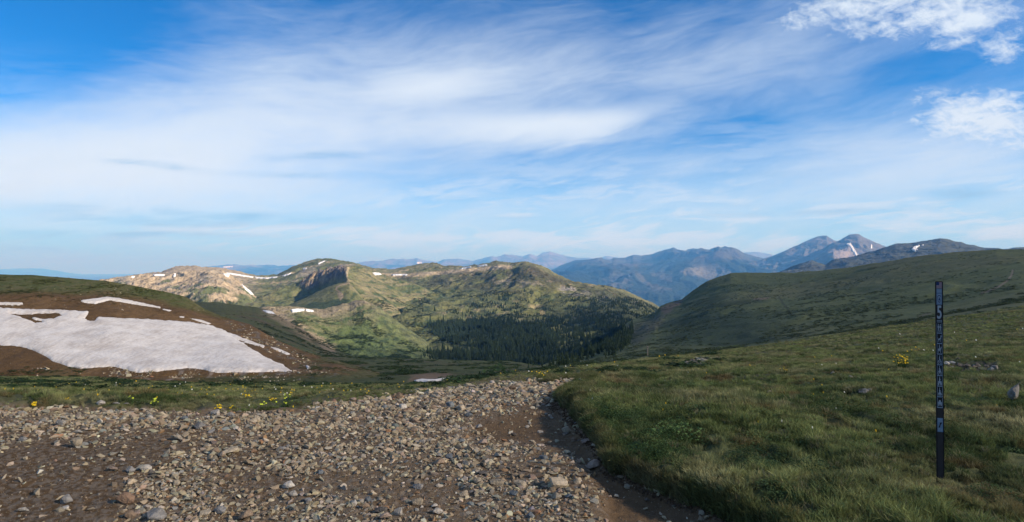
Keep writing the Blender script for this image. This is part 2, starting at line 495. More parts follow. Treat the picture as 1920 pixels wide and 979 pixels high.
crestF = [(1400, 500), (1432, 487), (1455, 479), (1479, 468), (1508, 455), (1529, 447), (1550, 443), (1556, 447), (1570, 455), (1600, 470), (1640, 490)]
L_F = make_layer([[(1400, 560, 6500), (1640, 560, 6500)], [(1400, 520, 8000), (1500, 505, 7800), (1560, 500, 7600), (1640, 510, 8000)], [(a, b, 9600) for a, b in crestF]],
                 1400, 1640, 1.2, [20, 90], far_disp(220, 1600, 4), crest_noise=(.6, 6), seed=4, far=2)
M_PEAK = terrain_mat('peak_rock', 0.0022, 0.45, 70, 0.8)
finish(L_F, 'mountain_peak', M_PEAK, far_colors(L_F, [(1400, 505), (1640, 512)], 4, (.115, .10, .09), 500))
crestG = [(1440, 535), (1480, 510), (1503, 496), (1520, 485), (1553, 461), (1570, 454), (1582, 448), (1592, 443), (1604, 440.5), (1611, 441), (1620, 447), (1637, 454), (1660, 463.5), (1720, 485), (1780, 505)]
L_G = make_layer([[(1440, 560, 5800), (1780, 560, 5800)], [(1440, 548, 6700), (1500, 520, 6400), (1560, 500, 6200), (1650, 500, 6400), (1780, 530, 6800)], [(a, b, 8200) for a, b in crestG]],
                 1440, 1780, 1.2, [20, 90], far_disp(180, 1400, 5), crest_noise=(.5, 6), seed=5, far=2)
CG = far_colors(L_G, [(1440, 512), (1780, 512)], 5, (.115, .10, .09), 400)
pg = sstep(-2, 3, poly_sd(L_G.PX, L_G.PY, [(1553, 471), (1580, 462), (1592, 460), (1612, 478), (1600, 484), (1570, 489), (1560, 480)]) + 4 * fbm(L_G.X / 180, L_G.Y / 180, 4, 3))
CG = lay(CG, pg * .8, C_(.31, .25, .22))
finish(L_G, 'mountain_peak', M_PEAK, CG)
crestH = [(1440, 525), (1465, 512), (1496, 498), (1522, 489), (1534, 493.5), (1548, 498), (1558, 492), (1572, 487.5), (1599, 484), (1616, 479), (1640, 472), (1654, 467), (1678, 459), (1711, 456), (1735, 453),
          (1762, 448.5), (1774, 449), (1793, 455), (1812, 460), (1831, 462), (1846, 467), (1880, 472), (1900, 470), (1920, 467), (2050, 460), (2220, 470)]
L_H = make_layer([[(1440, 580, 2600), (2220, 580, 2600)], [(1440, 530, 3300), (1560, 515, 3300), (1650, 498, 3300), (1760, 485, 3300), (2220, 500, 3300)], [(a, b, 4600) for a, b in crestH]],
                 1440, 2220, 1.6, [20, 90], far_disp(55, 570, 6), crest_noise=(.8, 7), seed=6, far=1.5)
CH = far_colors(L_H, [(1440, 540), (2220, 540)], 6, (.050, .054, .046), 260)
CH = lay(CH, sstep(0, 12, L_H.PY - np.interp(L_H.px, *zip(*crestH))[None] < 9) * .6, C_(.085, .09, .045))
finish(L_H, 'mountain', M_PEAK, CH)

# ------------------------------------------------------------------ middle range (sunlit)
M_MID = terrain_mat('alpine_slopes', 0.05, 0.95, 5.0, 1.0)


def mid_disp(amp, s, seed, pitch=2.2, fadec=0.8):
    def f(Xw, Y, T, px, py):
        w = fbm(Xw / s, Y / s, 3, seed + 50) * 0.6
        r = ridged(Xw / s + w, Y / (s * pitch) + w, 6, seed, 0.6)
        fade = 0.2 + 0.8 * np.where(T <= 1, sstep(1.0, fadec, T), 1.0)
        return amp * r * fade + 0.25 * amp * fbm(Xw / s * 6, Y / s * 6, 4, seed + 7) + 0.085 * amp * ridged(Xw / s * 17, Y / s * 11, 4, seed + 9)
    return f


crestJ = [(100, 545), (185, 526), (196, 525), (219, 521), (247, 517), (274, 513), (302, 511), (314, 506), (330, 501), (346, 500), (367, 499), (380, 502), (399, 502), (422, 504), (446, 509), (461, 513), (477, 516), (500, 517.5),
          (520, 515), (550, 500), (580, 489.5), (597, 486), (610, 484.5), (630, 487.5), (660, 492.5), (680, 498), (697, 503), (730, 505), (742, 504), (780, 497.5), (812, 492.5), (835, 499), (870, 500), (905, 496), (930, 490.5), (957, 494.5), (983, 491), (999, 494.5),
          (1026, 504), (1047, 516), (1074, 528), (1106, 533), (1140, 538), (1172, 546), (1199, 558), (1225, 570), (1250, 585), (1300, 620)]
dJ = [(100, 3300), (300, 3300), (450, 3700), (520, 3800), (610, 3900), (700, 3500), (810, 3600), (840, 3300), (930, 3000), (1000, 2700), (1100, 2500), (1230, 2600), (1300, 2700)]
fd = lambda x: float(np.interp(x, *zip(*dJ)))
L_J = make_layer([
    [(100, 680, 1050), (700, 740, 900), (800, 750, 800), (1000, 760, 700), (1150, 750, 700), (1300, 740, 800)],
    [(100, 620, 1500), (500, 620, 1500), (700, 655, 1450), (800, 668, 1250), (1000, 676, 1050), (1100, 662, 1050), (1170, 632, 1250), (1300, 650, 1350)],
    [(100, 570, 2200), (500, 575, 2200), (700, 590, 2000), (800, 606, 1750), (950, 604, 1750), (1050, 606, 1750), (1170, 600, 1700), (1300, 640, 1900)],
    [(100, 555, 2700), (250, 545, 2700), (400, 560, 2600), (500, 545, 2900), (620, 530, 3000), (700, 545, 2700), (800, 548, 2600), (900, 545, 2450), (1000, 545, 2250), (1100, 560, 2150), (1200, 575, 2200), (1300, 630, 2300)],
    [(a, b + 7 if a < 1000 else b + 12, fd(a) * .955) for a, b in crestJ],
    [(a, b, fd(a)) for a, b in crestJ]], 100, 1300, 1.5, [16, 70, 70, 70, 22], mid_disp(22, 260, 21), crest_noise=(1.0, 9), seed=21)
x, y, px, py = L_J.X, L_J.Y, L_J.PX, L_J.PY
cr = np.interp(L_J.px, *zip(*crestJ))[None]
n1 = fbm(x / 130, y / 180, 6, 31); n2 = fbm(x / 35, y / 60, 5, 32); n3 = fbm(x / 300, y / 300, 4, 33)
C = np.tile(SUNG, x.shape + (1,))
C = lay(C, sstep(-.1, .35, n1 + .2 * n2) * .85, C_(.155, .150, .055))
C = lay(C, sstep(.0, .3, n2 - .3 * n1) * sstep(520, 550, py) * .8, C_(.040, .062, .026))                                 # willow scrub
C = lay(C, sstep(12, 5, py - cr + 6 * n2) * (px > 660) * .8, C_(.15, .145, .075))
C = lay(C, sstep(.12, .38, n2 + .5 * n1) * sstep(18, 8, np.abs(py - cr - 14)) * .9, TAN)
C = lay(C, sstep(5, 2, np.abs(py - np.interp(px, [480, 690, 760, 830, 900, 940, 1000], [520, 512, 514, 508, 502, 497, 500]) - 3) + 2 * n2) * (px > 640) * (px < 960) * .9, C_(.40, .31, .20))
left = sstep(500, 440, px)                                                                                     # tan cliffs, left end
C = lay(C, left * sstep(-.25, .1, n2 + .4 * n1 - .012 * (py - 540)) * .9, TAN)
C = lay(C, left * sstep(.05, .3, ridged(x / 60, y / 200, 4, 35)) * .5, C_(.24, .20, .16))
C = lay(C, left * sstep(.1, .4, n1 - n2 * .2) * sstep(520, 535, py) * .85, C_(.085, .10, .04))
C = lay(C, sstep(.0, .4, n1 + .1) * sstep(-4, 6, poly_sd(px, py, [(540, 520), (600, 487), (660, 495), (690, 508), (640, 520), (560, 540)])) * .9, C_(.19, .165, .12))
gullies = sstep(.25, .6, ridged(x / 90, y / 260, 5, 37)) * sstep(-3, 10, poly_sd(px, py, [(690, 512), (900, 505), (1000, 500), (1080, 535), (1000, 560), (850, 545), (720, 540)]))
C = lay(C, gullies * .6, C_(.065, .058, .034))
C = lay(C, sstep(-.05, .3, n1 + .4 * n2) * sstep(-4, 14, poly_sd(px, py, [(700, 520), (900, 508), (1000, 505), (1030, 530), (950, 548), (800, 545)])) * .6, C_(.075, .074, .036))
C = lay(C, sstep(-2, 10, poly_sd(px, py, [(900, 520), (960, 512), (1010, 520), (1040, 535), (1000, 545), (930, 540)])) * sstep(-.1, .3, n2) * .7, C_(.26, .22, .16))  # outcrops
C = lay(C, sstep(-2, 8, poly_sd(px, py, [(1030, 536), (1060, 534), (1110, 540), (1170, 562), (1130, 570), (1060, 556)])) * sstep(-.2, .25, n2) * .85, C_(.26, .24, .215))       # talus
C = lay(C, sstep(-4, 8, poly_sd(px, py, [(985, 497), (1000, 496), (1047, 518), (1090, 532), (1040, 534), (1005, 520)])) * .85, C_(.050, .046, .030))  # dark brown right flank, its colour deepened in place of cloud shade
C = lay(C, sstep(-6, 10, poly_sd(px, py, [(1080, 530), (1172, 546), (1235, 574), (1250, 590), (1150, 575), (1090, 556)]) + 8 * n2) * .75, C_(.040, .045, .026))  # forest cover lower on that flank, cloud shade put into its colour
C = lay(C, sstep(.16, .34, n2 + .2 * n1) * sstep(-4, 10, poly_sd(px, py, [(800, 585), (900, 560), (1000, 560), (1090, 590), (1000, 604), (850, 602)])) * .8, C_(.27, .22, .12))   # dry clearings
C = lay(C, sstep(-6, 6, poly_sd(px, py, [(797, 606), (900, 600), (1005, 606), (1040, 625), (1050, 650), (1172, 640), (1060, 690), (800, 690), (780, 672), (820, 664), (895, 662), (895, 655), (850, 650), (815, 630)])) * .8, C_(.035, .050, .022))
C = lay(C, sstep(-10, 14, poly_sd(px, py, [(1010, 566), (1100, 560), (1232, 574), (1260, 600), (1170, 614), (1090, 622), (1040, 606)])) * .7, C_(.045, .055, .028))
finish(L_J, 'mountain_ridge', M_MID, C)

# cliff spur at the left end, standing in front of the plateau
crestJL = [(100, 552), (190, 528), (219, 522.5), (250, 518), (274, 515), (310, 514.5), (330, 512), (350, 511), (380, 508.5), (402, 507), (416, 510), (430, 517), (445, 527), (462, 541), (480, 558), (500, 580)]
L_JL = make_layer([[(100, 610, 1900), (500, 610, 1900)], [(100, 580, 2100), (260, 570, 2150), (370, 566, 2050), (410, 572, 2000), (460, 572, 2150), (500, 590, 2200)],
                   [(100, 556, 2500), (250, 536, 2500), (340, 536, 2450), (390, 530, 2350), (420, 535, 2350), (460, 552, 2400), (500, 584, 2400)],
                   [(a, b, 2650) for a, b in crestJL]], 100, 500, 1.2, [12, 50, 50], mid_disp(26, 120, 61, 3.0), crest_noise=(1.2, 7), seed=61, soft=14)
x, y, px, py = L_JL.X, L_JL.Y, L_JL.PX, L_JL.PY
n1 = fbm(x / 90, y / 150, 6, 62); n2 = fbm(x / 25, y / 60, 5, 63); r = ridged(x / 45, y / 200, 5, 64)
C = np.tile(C_(.28, .22, .15), x.shape + (1,))
C = lay(C, sstep(.1, .5, r) * .7, C_(.40, .31, .20))
C = lay(C, sstep(-.05, .3, n1) * .8, C_(.20, .18, .15))
C = lay(C, sstep(.0, .25, n1 + .3 * n2 + .012 * (py - 548)) * .9, C_(.085, .100, .038))
C = lay(C, sstep(.12, .3, n2) * sstep(550, 566, py) * .9, C_(.03, .045, .02))
finish(L_JL, 'cliff_spur', M_MID, C)

# crag with its ridge, in front of the plateau
crestK = [(430, 580), (480, 560), (536, 538), (552, 534), (567, 527), (577, 520), (586, 514), (596, 512), (605, 508.5), (612, 507), (617, 504), (626, 504.5), (636, 502), (645, 503), (655, 500.5), (674, 500.5), (690, 506), (730, 519), (780, 534), (840, 560), (900, 600)]
L_K = make_layer([[(430, 625, 1700), (900, 680, 1500)], [(430, 600, 2000), (560, 592, 1950), (640, 575, 1850), (700, 600, 1800), (800, 648, 1650), (900, 680, 1600)],
                  [(430, 585, 2150), (500, 572, 2250), (560, 562, 2350), (600, 551, 2350), (625, 541, 2260), (640, 534, 2130), (650, 530, 2040), (675, 545, 2000), (720, 565, 2000), (800, 605, 2000), (900, 640, 2000)],
                  [(430, 582, 2200), (500, 562, 2300), (560, 543, 2400), (600, 526, 2390), (625, 517, 2340), (640, 510, 2280), (650, 509, 2240), (675, 520, 2250), (720, 540, 2250), (800, 575, 2200), (900, 625, 2200)],
                  [(a, b, 2450) for a, b in crestK]], 430, 900, 1.2, [12, 40, 44, 44], None, crest_noise=(1.6, 5), seed=71, soft=14)
x, y, px, py = L_K.X, L_K.Y, L_K.PX, L_K.PY
rockm = sstep(-3, 6, poly_sd(px, py, [(562, 528), (590, 508), (640, 498), (653, 505), (651, 524), (628, 528), (604, 540), (578, 548), (560, 540)]))
L_K.Z = L_K.Z + (rockm * (13 * ridged(x / 20, y / 60, 6, 72, .65) + 5 * fbm(x / 7, y / 12, 3, 76)) + 11 * ridged(x / 100 - y / 300, y / 320, 5, 73) + 2.2 * fbm(x / 22, y / 30, 4, 77)) * np.where(L_K.T > .97, .45, 1)
L_K.PY = PY0 - (L_K.Z - EYE) / L_K.Y * F
n1 = fbm(x / 110, y / 150, 6, 74); n2 = fbm(x / 30, y / 50, 5, 75)
C = np.tile(C_(.105, .112, .045), x.shape + (1,))
C = lay(C, sstep(-.05, .3, n1) * .8, C_(.165, .150, .07))
C = lay(C, rockm, lay(np.tile(C_(.125, .107, .097), x.shape + (1,)), sstep(-.05, .3, n2 - sstep(590, 610, px) * .15 + .08), C_(.28, .205, .13)))
C = lay(C, sstep(.02, .25, n2) * sstep(545, 575, py) * .85, C_(.035, .052, .024))
diag = ridged(x / 55 - y / 160, y / 420, 5, 78)
C = lay(C, sstep(.25, .55, diag) * sstep(650, 690, px) * .65, C_(.21, .175, .10))
C = lay(C, sstep(-.05, -.4, diag) * sstep(650, 690, px) * .8, C_(.040, .060, .026))
C = lay(C, sstep(640, 700, px) * sstep(.1, .3, n2 - .2 * n1) * .8, C_(.045, .068, .028))
C = lay(C, sstep(2.4, 1.0, line_d(px, py, [(655, 501), (652, 510), (650, 526), (655, 530), (645, 535)])) * .9, C_(.30, .24, .15))
C = lay(C, sstep(4, 1, np.abs(py - np.interp(px, [655, 680, 700, 740], [530, 545, 556, 580])) + 3 * n2) * .5, C_(.22, .18, .10))
finish(L_K, 'crag_ridge', M_MID, C)

# grassy spur with the track, and the tan ridge below it
crestS = [(440, 590), (500, 583), (540, 573), (555, 566), (575, 558), (590, 550), (610, 541), (624, 535), (640, 531), (655, 530), (665, 540), (675, 550), (690, 560), (720, 580), (780, 615), (840, 650), (900, 690)]
L_S = make_layer([[(440, 640, 1300), (900, 700, 1200)], [(440, 605, 1500), (560, 592, 1560), (620, 585, 1600), (652, 572, 1650), (690, 600, 1600), (800, 655, 1500), (900, 695, 1450)],
                  [(a, b, 2000) for a, b in crestS]], 440, 900, 1.2, [14, 60], mid_disp(5, 120, 81), crest_noise=(.5, 12), seed=81, soft=14)
x, y, px, py = L_S.X, L_S.Y, L_S.PX, L_S.PY
n1 = fbm(x / 90, y / 120, 6, 84); n2 = fbm(x / 25, y / 40, 5, 85)
C = np.tile(C_(.105, .108, .042), x.shape + (1,)); C = lay(C, sstep(-.2, .4, n1) * .6, C_(.14, .13, .06))
scrub = sstep(-2, 3, poly_sd(px, py, [(560, 576), (590, 566), (625, 562), (655, 560), (665, 545), (672, 550), (655, 568), (640, 582), (560, 590)]) + 6 * n2)
C = lay(C, scrub * .9, C_(.030, .048, .022))
C = lay(C, sstep(1.8, .8, line_d(px, py, [(655, 531), (640, 534), (632, 538), (630, 543), (636, 547), (642, 552), (643, 556), (638, 562)])), C_(.24, .18, .115))
C = lay(C, sstep(-1, 1, poly_sd(px, py, [(632, 549), (639, 547), (643, 554), (640, 562), (634, 558)])) * .8, C_(.22, .17, .12))
C = lay(C, sstep(655, 680, px) * sstep(.0, .3, n2 + .2 * n1) * .8, C_(.045, .07, .028))
C = lay(C, sstep(6, 2, np.abs(py - np.interp(px, [660, 680, 720, 780], [538, 553, 578, 612])) + 5 * n2 - 2) * (px > 655) * .5, C_(.21, .175, .10))
finish(L_S, 'grassy_spur', M_MID, C)

crestR = [(380, 600), (470, 582), (495, 577), (520, 576), (555, 576.5), (580, 579), (605, 580), (625, 576), (642, 571), (655, 568), (668, 564), (682, 564), (700, 572), (730, 592), (765, 618), (800, 642), (840, 660), (900, 690)]
L_R = make_layer([[(380, 700, 800), (620, 700, 800), (900, 720, 800)], [(380, 640, 980), (500, 630, 980), (600, 665, 950), (700, 675, 960), (790, 675, 1000), (900, 700, 1000)],
                  [(380, 605, 1200), (500, 598, 1180), (560, 610, 1120), (620, 628, 1140), (680, 640, 1150), (760, 652, 1200), (830, 670, 1200), (900, 700, 1200)],
                  [(a, b, np.interp(a, [380, 500, 600, 660, 750, 900], [1350, 1300, 1420, 1500, 1400, 1300])) for a, b in crestR]], 380, 900, 1.2, [12, 70, 70],
                 mid_disp(8, 80, 91, 3.0, .9), crest_noise=(2.6, 16), seed=91, soft=14)
x, y, px, py = L_R.X, L_R.Y, L_R.PX, L_R.PY
cr = np.interp(L_R.px, *zip(*crestR))[None]
n1 = fbm(x / 70, y / 120, 6, 94); n2 = fbm(x / 18, y / 40, 5, 95); r = ridged(x / 40 + .4 * n1, y / 160, 5, 96)
C = np.tile(C_(.085, .108, .038), x.shape + (1,)); C = lay(C, sstep(-.1, .3, n1) * .7, C_(.050, .076, .030))
C = lay(C, sstep(20, 4, py - cr + 22 * n1) * .9, C_(.22, .175, .105))
C = lay(C, sstep(26, 6, py - cr + 22 * n1) * sstep(.1, .4, n2 + .3) * .6, C_(.20, .165, .13))
stripe = sstep(.3, .62, r) * sstep(70, 20, py - cr) * .8
C = lay(C, stripe * .7, C_(.22, .185, .105))
C = lay(C, sstep(680, 730, px) * .8, lay(np.tile(C_(.09, .112, .042), x.shape + (1,)), sstep(-.05, .3, n2 + .3 * n1), C_(.042, .066, .028)))
rib = sstep(16, 3, line_d(px, py, [(505, 583), (540, 602), (580, 628), (620, 655)]) + 12 * n2)
C = lay(C, rib * .85, C_(.25, .195, .13))
C = lay(C, rib * sstep(.05, .3, n2) * .9, C_(.06, .05, .035))
C = lay(C, sstep(.1, .3, n2) * sstep(10, 50, py - cr) * .7, C_(.032, .05, .022))
finish(L_R, 'rocky_spur', M_MID, C)

# ------------------------------------------------------------------ right hill
M_HILL = terrain_mat('hill_turf', 0.12, 0.55, 1.2, 0.8)
crestI = [(960, 700), (1050, 684), (1100, 672), (1140, 657), (1156, 640), (1164, 618), (1172, 608), (1185, 600), (1210, 592), (1228, 586), (1238, 574), (1250, 569), (1262, 565), (1278, 562), (1290, 552), (1305, 541), (1325, 528), (1345, 520), (1370, 512.5), (1400, 511), (1440, 512),
          (1480, 511), (1530, 508), (1600, 500), (1650, 492), (1700, 484), (1750, 477), (1800, 473), (1850, 468.5), (1870, 467), (1886, 468), (1920, 468), (2050, 462), (2400, 455)]
dI = [(960, 420), (1050, 560), (1140, 800), (1170, 1000), (1250, 1150), (1370, 1150), (1500, 1050), (1700, 850), (1920, 700), (2400, 600)]


def hill_disp(Xw, Y, T, px, py):
    w = fbm(Xw / 200, Y / 200, 3, 101)
    return (5.0 * ridged(Xw / 190 + w, Y / 420, 5, 102) * np.where(T <= 1, sstep(1.0, .8, T), .4) + 1.3 * fbm(Xw / 26, Y / 40, 5, 103)) * np.clip(Y / 500, .25, 1.2)


L_I = make_layer([[(960, 740, 120), (1214, 695, 110), (1500, 670, 110), (1920, 620, 100), (2400, 600, 100)],
                  [(960, 710, 190), (1090, 690, 180), (1214, 669, 160), (1300, 664, 170), (1500, 640, 180), (1700, 616, 160), (1920, 585, 150), (2400, 560, 150)],
                  [(960, 706, 260), (1100, 684, 330), (1214, 652, 420), (1350, 640, 400), (1500, 620, 340), (1700, 595, 300), (1920, 560, 250), (2400, 530, 250)],
                  [(960, 703, 330), (1100, 678, 480), (1180, 630, 760), (1250, 600, 830), (1370, 560, 800), (1500, 555, 700), (1700, 530, 560), (1920, 505, 470), (2400, 480, 420)],
                  [(a, b, float(np.interp(a, *zip(*dI)))) for a, b in crestI]], 960, 2400, 2, [14, 40, 60, 60], hill_disp, crest_noise=(.9, 30), seed=101, soft=150)
x, y, px, py = L_I.X, L_I.Y, L_I.PX, L_I.PY
n1 = fbm(x / 70, y / 130, 6, 111); n2 = fbm(x / 14, y / 34, 5, 112); n3 = fbm(x / 240, y / 300, 3, 113)
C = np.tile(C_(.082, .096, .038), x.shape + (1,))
C = lay(C, sstep(-.1, .4, n3 + .3 * n1) * .7, C_(.105, .104, .048))
C = lay(C, sstep(.02, .3, n2 + .35 * n1 - .1) * sstep(500, 560, py) * .6, C_(.040, .056, .024))
C = lay(C, sstep(-20, 60, poly_sd(px, py, [(1170, 690), (1240, 600), (1330, 545), (1500, 600), (1450, 660), (1250, 700)]) + 60 * n1) * .92, C_(.024, .040, .018))  # valley-facing slope: dark green turf with its deeper shade painted in
C = lay(C, sstep(-2, 12, poly_sd(px, py, [(1170, 640), (1165, 612), (1230, 586), (1262, 564), (1285, 560), (1260, 590), (1215, 640), (1190, 660)]) + 10 * n1) * .5, C_(.075, .064, .050))    # scree
C = lay(C, sstep(-1, 3, poly_sd(px, py, [(1236, 578), (1250, 569), (1280, 561), (1290, 555), (1270, 575), (1245, 590)]) + 6 * n2) * .6, C_(.15, .10, .075))
C = lay(C, sstep(2.6, .8, line_d(px, py, [(1899, 507), (1897, 516), (1888, 527), (1875, 536), (1858, 544), (1840, 550)])) * .8, C_(.20, .15, .11))
C = lay(C, sstep(2.6, 1, line_d(px, py, [(1460, 556), (1466, 566), (1478, 580), (1484, 592)])) * .6, C_(.03, .035, .02))
C = lay(C, sstep(2.5, 1, line_d(px, py, [(1415, 561), (1440, 559)])) * .7, C_(.14, .10, .07))
C = lay(C, sstep(-1, 3, poly_sd(px, py, [(1720, 592), (1745, 584), (1748, 588), (1726, 596)])) * .6, C_(.16, .12, .09))
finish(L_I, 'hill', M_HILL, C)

# ------------------------------------------------------------------ left: far meadow spur, snow hill, lower meadow
L_M = make_layer([[(250, 640, 170), (420, 640, 170), (540, 700, 160), (820, 735, 140)], [(250, 600, 300), (420, 606, 290), (480, 632, 290), (540, 662, 280), (620, 690, 230), (720, 705, 200), (820, 712, 180)],
                  [(250, 580, 520), (420, 585, 520), (480, 598, 530), (540, 625, 500), (600, 660, 430), (720, 690, 330), (820, 700, 280)],
                  [(250, 570, 700), (360, 566, 720), (400, 567, 720), (440, 571, 740), (480, 577, 760), (500, 581, 760), (540, 602, 720), (580, 626, 680), (620, 655, 600), (660, 670, 520), (720, 684, 430), (820, 690, 380)]],
                 250, 820, 1.6, [16, 40, 40], lambda X_, Y, T, px, py: (2.2 * fbm(X_ / 40, Y / 60, 5, 121) + .6 * ridged(X_ / 9, Y / 16, 3, 122)) * np.clip(Y / 500, .2, 1), crest_noise=(1.0, 9), seed=121)
x, y, px, py = L_M.X, L_M.Y, L_M.PX, L_M.PY
n1 = fbm(x / 50, y / 80, 6, 124); n2 = fbm(x / 9, y / 20, 5, 125)
C = np.tile(C_(.062, .066, .026), x.shape + (1,))
C = lay(C, sstep(-.1, .3, n1) * sstep(578, 600, py) * .8, C_(.078, .056, .030))
C = lay(C, sstep(.0, .28, n2 + .3 * n1) * sstep(585, 625, py) * .9, C_(.028, .042, .018))
rib = sstep(14, 3, line_d(px, py, [(500, 580), (540, 602), (580, 627), (620, 656)]) + 9 * n2)
C = lay(C, rib * .85, C_(.18, .135, .09))
finish(L_M, 'meadow', M_HILL, C)

crestL = [(-600, 520), (-300, 514), (0, 514), (60, 516), (130, 521), (200, 527), (260, 537), (320, 549), (350, 557), (383, 579), (417, 593), (467, 608), (517, 637), (567, 658), (633, 678), (700, 698), (760, 715)]


def snowhill_disp(Xw, Y, T, px, py):
    return .5 * fbm(Xw / 14, Y / 20, 5, 131) * np.where(T <= 1, sstep(1.02, .85, T) * .8 + .2, 1) + .22 * ridged(Xw / 3.0, Y / 4, 4, 132) * sstep(688, 700, py) - .5 * sstep(10, 0, np.abs(py - 703)) * sstep(100, 300, px) * sstep(560, 480, px)


L_L = make_layer([[(-600, 770, 80), (760, 770, 80)], [(-600, 712, 93), (200, 712, 93), (270, 720, 92), (370, 725, 92), (500, 724, 93), (570, 715, 95), (640, 718, 92), (760, 730, 88)],
                  [(-600, 690, 97), (0, 688, 97), (200, 698, 97), (330, 704, 97), (460, 706, 98), (540, 700, 101), (633, 700, 104), (760, 722, 100)],
                  [(-600, 610, 112), (0, 610, 112), (200, 628, 114), (350, 640, 118), (460, 652, 120), (540, 676, 118), (633, 688, 114), (760, 718, 110)],
                  [(-600, 555, 128), (0, 553, 128), (200, 570, 132), (350, 596, 136), (460, 626, 136), (540, 656, 132), (633, 682, 124), (760, 716, 120)],
                  [(a, b, float(np.interp(a, [-600, 0, 350, 633, 760], [150, 150, 156, 132, 126]))) for a, b in crestL]], -600, 760, 1.8, [10, 24, 70, 50, 40], snowhill_disp, crest_noise=(.8, 40), seed=131, back=(.4, .25))
x, y, px, py = L_L.X, L_L.Y, L_L.PX, L_L.PY
cr = np.interp(L_L.px, *zip(*crestL))[None]
n1 = fbm(x / 9, y / 14, 6, 134); n2 = fbm(x / 1.6, y / 3.2, 5, 135); n3 = fbm(x / 22, y / 22, 3, 136)
C = np.tile(C_(.118, .068, .030), x.shape + (1,))
C = lay(C, sstep(-.1, .3, n1) * .7, C_(.160, .094, .042))
C = lay(C, sstep(.0, .3, fbm(x / 3.5, y / 9, 5, 137)) * .5, C_(.085, .050, .024))
C = lay(C, sstep(.1, .4, n2) * .4, C_(.07, .045, .028))
gt = np.interp(L_L.px, [-600, 0, 180, 300, 380, 420], [545, 546, 548, 563, 583, 594])[None]
C = lay(C, sstep(9, -7, py - gt + 10 * n1) * .92, lay(np.tile(C_(.075, .088, .027), x.shape + (1,)), sstep(-.2, .3, n2 + n1), C_(.105, .100, .040)))
C = lay(C, sstep(-3, 10, 696 - py - np.interp(px, [0, 100, 250, 600], [30, 5, 0, -40])) * 0, C_(0, 0, 0))
C = lay(C, sstep(0, .3, n1 + .15 * n2) * sstep(668, 690, py) * sstep(180, 20, px) * .85, C_(.060, .070, .025))
C = lay(C, sstep(.12, .3, n2) * sstep(688, 698, py) * sstep(150, 300, px) * .8, C_(.21, .165, .13))
C = lay(C, sstep(8, -4, 707 - py + 14 * n1) * sstep(300, 420, px) * .8, C_(.045, .06, .02))
C = lay(C, sstep(.05, .3, n2) * sstep(-6, 6, poly_sd(px, py, [(420, 600), (470, 612), (540, 650), (600, 680), (580, 692), (520, 672), (440, 622)])) * .8, C_(.13, .105, .085))
C = lay(C, sstep(560, 600, px) * sstep(0, .2, n1 + .2) * .8, C_(.055, .062, .024))
finish(L_L, 'hillside', terrain_mat('hillside_soil', 1.1, 0.5, 0.25, 0.9), C)


def low_disp(Xw, Y, T, px, py):
    return (1.0 * fbm(Xw / 26, Y / 40, 5, 141) + .35 * ridged(Xw / 5, Y / 9, 3, 142)) * np.clip(Y / 250, .15, 1) * np.where(T <= 1, sstep(1.03, .8, T) * .8 + .2, 1) - .6 * sstep(24, 0, np.hypot((px - 812) / 2.2, py - 714)) * 0


L_W = make_layer([[(480, 770, 60), (1300, 750, 60)], [(480, 728, 85), (640, 728, 80), (800, 726, 72), (900, 722, 72), (1000, 712, 72), (1100, 706, 72), (1300, 700, 72)],
                  [(480, 712, 120), (640, 706, 120), (800, 706, 110), (900, 702, 110), (1000, 698, 110), (1100, 699, 110), (1300, 695, 110)],
                  [(480, 690, 200), (640, 684, 210), (750, 688, 210), (900, 690, 210), (1000, 692, 200), (1100, 697, 180), (1300, 694, 180)],
                  [(480, 680, 300), (600, 668, 360), (680, 670, 420), (750, 671, 430), (800, 673, 420), (900, 676, 380), (960, 678, 350), (1000, 684, 320), (1030, 691, 280), (1100, 697, 240), (1300, 694, 200)]],
                 480, 1300, 1.8, [8, 40, 40, 36], low_disp, crest_noise=(1.0, 15), seed=141, back=(.5, .3))
x, y, px, py = L_W.X, L_W.Y, L_W.PX, L_W.PY
n1 = fbm(x / 24, y / 50, 6, 144); n2 = fbm(x / 5, y / 12, 5, 145)
C = np.tile(C_(.052, .060, .020), x.shape + (1,))
C = lay(C, sstep(-.1, .3, n1) * .8, C_(.070, .056, .028))
C = lay(C, sstep(.02, .3, n2 + .25 * n1) * sstep(712, 695, py) * .85, C_(.028, .042, .017))
C = lay(C, sstep(-4, 6, poly_sd(px, py, [(765, 715), (770, 704), (800, 696), (838, 698), (862, 706), (850, 716)]) + 6 * n2) * .9, C_(.15, .10, .065))
C = lay(C, sstep(-10, 14, poly_sd(px, py, [(560, 680), (640, 676), (680, 690), (640, 704), (590, 704)]) + 14 * n1) * .7, C_(.135, .085, .05))
finish(L_W, 'lower_meadow', M_HILL, C)

# ------------------------------------------------------------------ foreground: one ground sheet, split along the road edge
ROAD = [(-700, 768), (0, 765), (150, 768), (250, 772), (400, 773), (560, 770), (585, 762), (640, 752), (740, 742), (850, 729), (930, 719), (1000, 713), (1095, 709.5), (1087, 718), (1052, 738), (1046, 752),
        (1075, 772), (1100, 800), (1128, 842), (1150, 884), (1230, 914), (1320, 945), (1400, 985), (1560, 1060), (1900, 1400), (2200, 2600), (-700, 2600)]
RUT = [(890, 792), (985, 764), (1040, 755), (1075, 790), (1105, 830), (1132, 880), (1238, 918), (1390, 990), (1135, 990), (1128, 930), (1100, 880), (1060, 850), (1000, 838), (930, 836), (880, 815)]
DIRTL = [(-700, 880), (0, 830), (130, 815), (300, 812), (420, 835), (330, 858), (240, 905), (210, 979), (-700, 1300)]
DIRT2 = [(440, 880), (620, 895), (760, 880), (900, 905), (860, 940), (640, 930), (480, 915)]


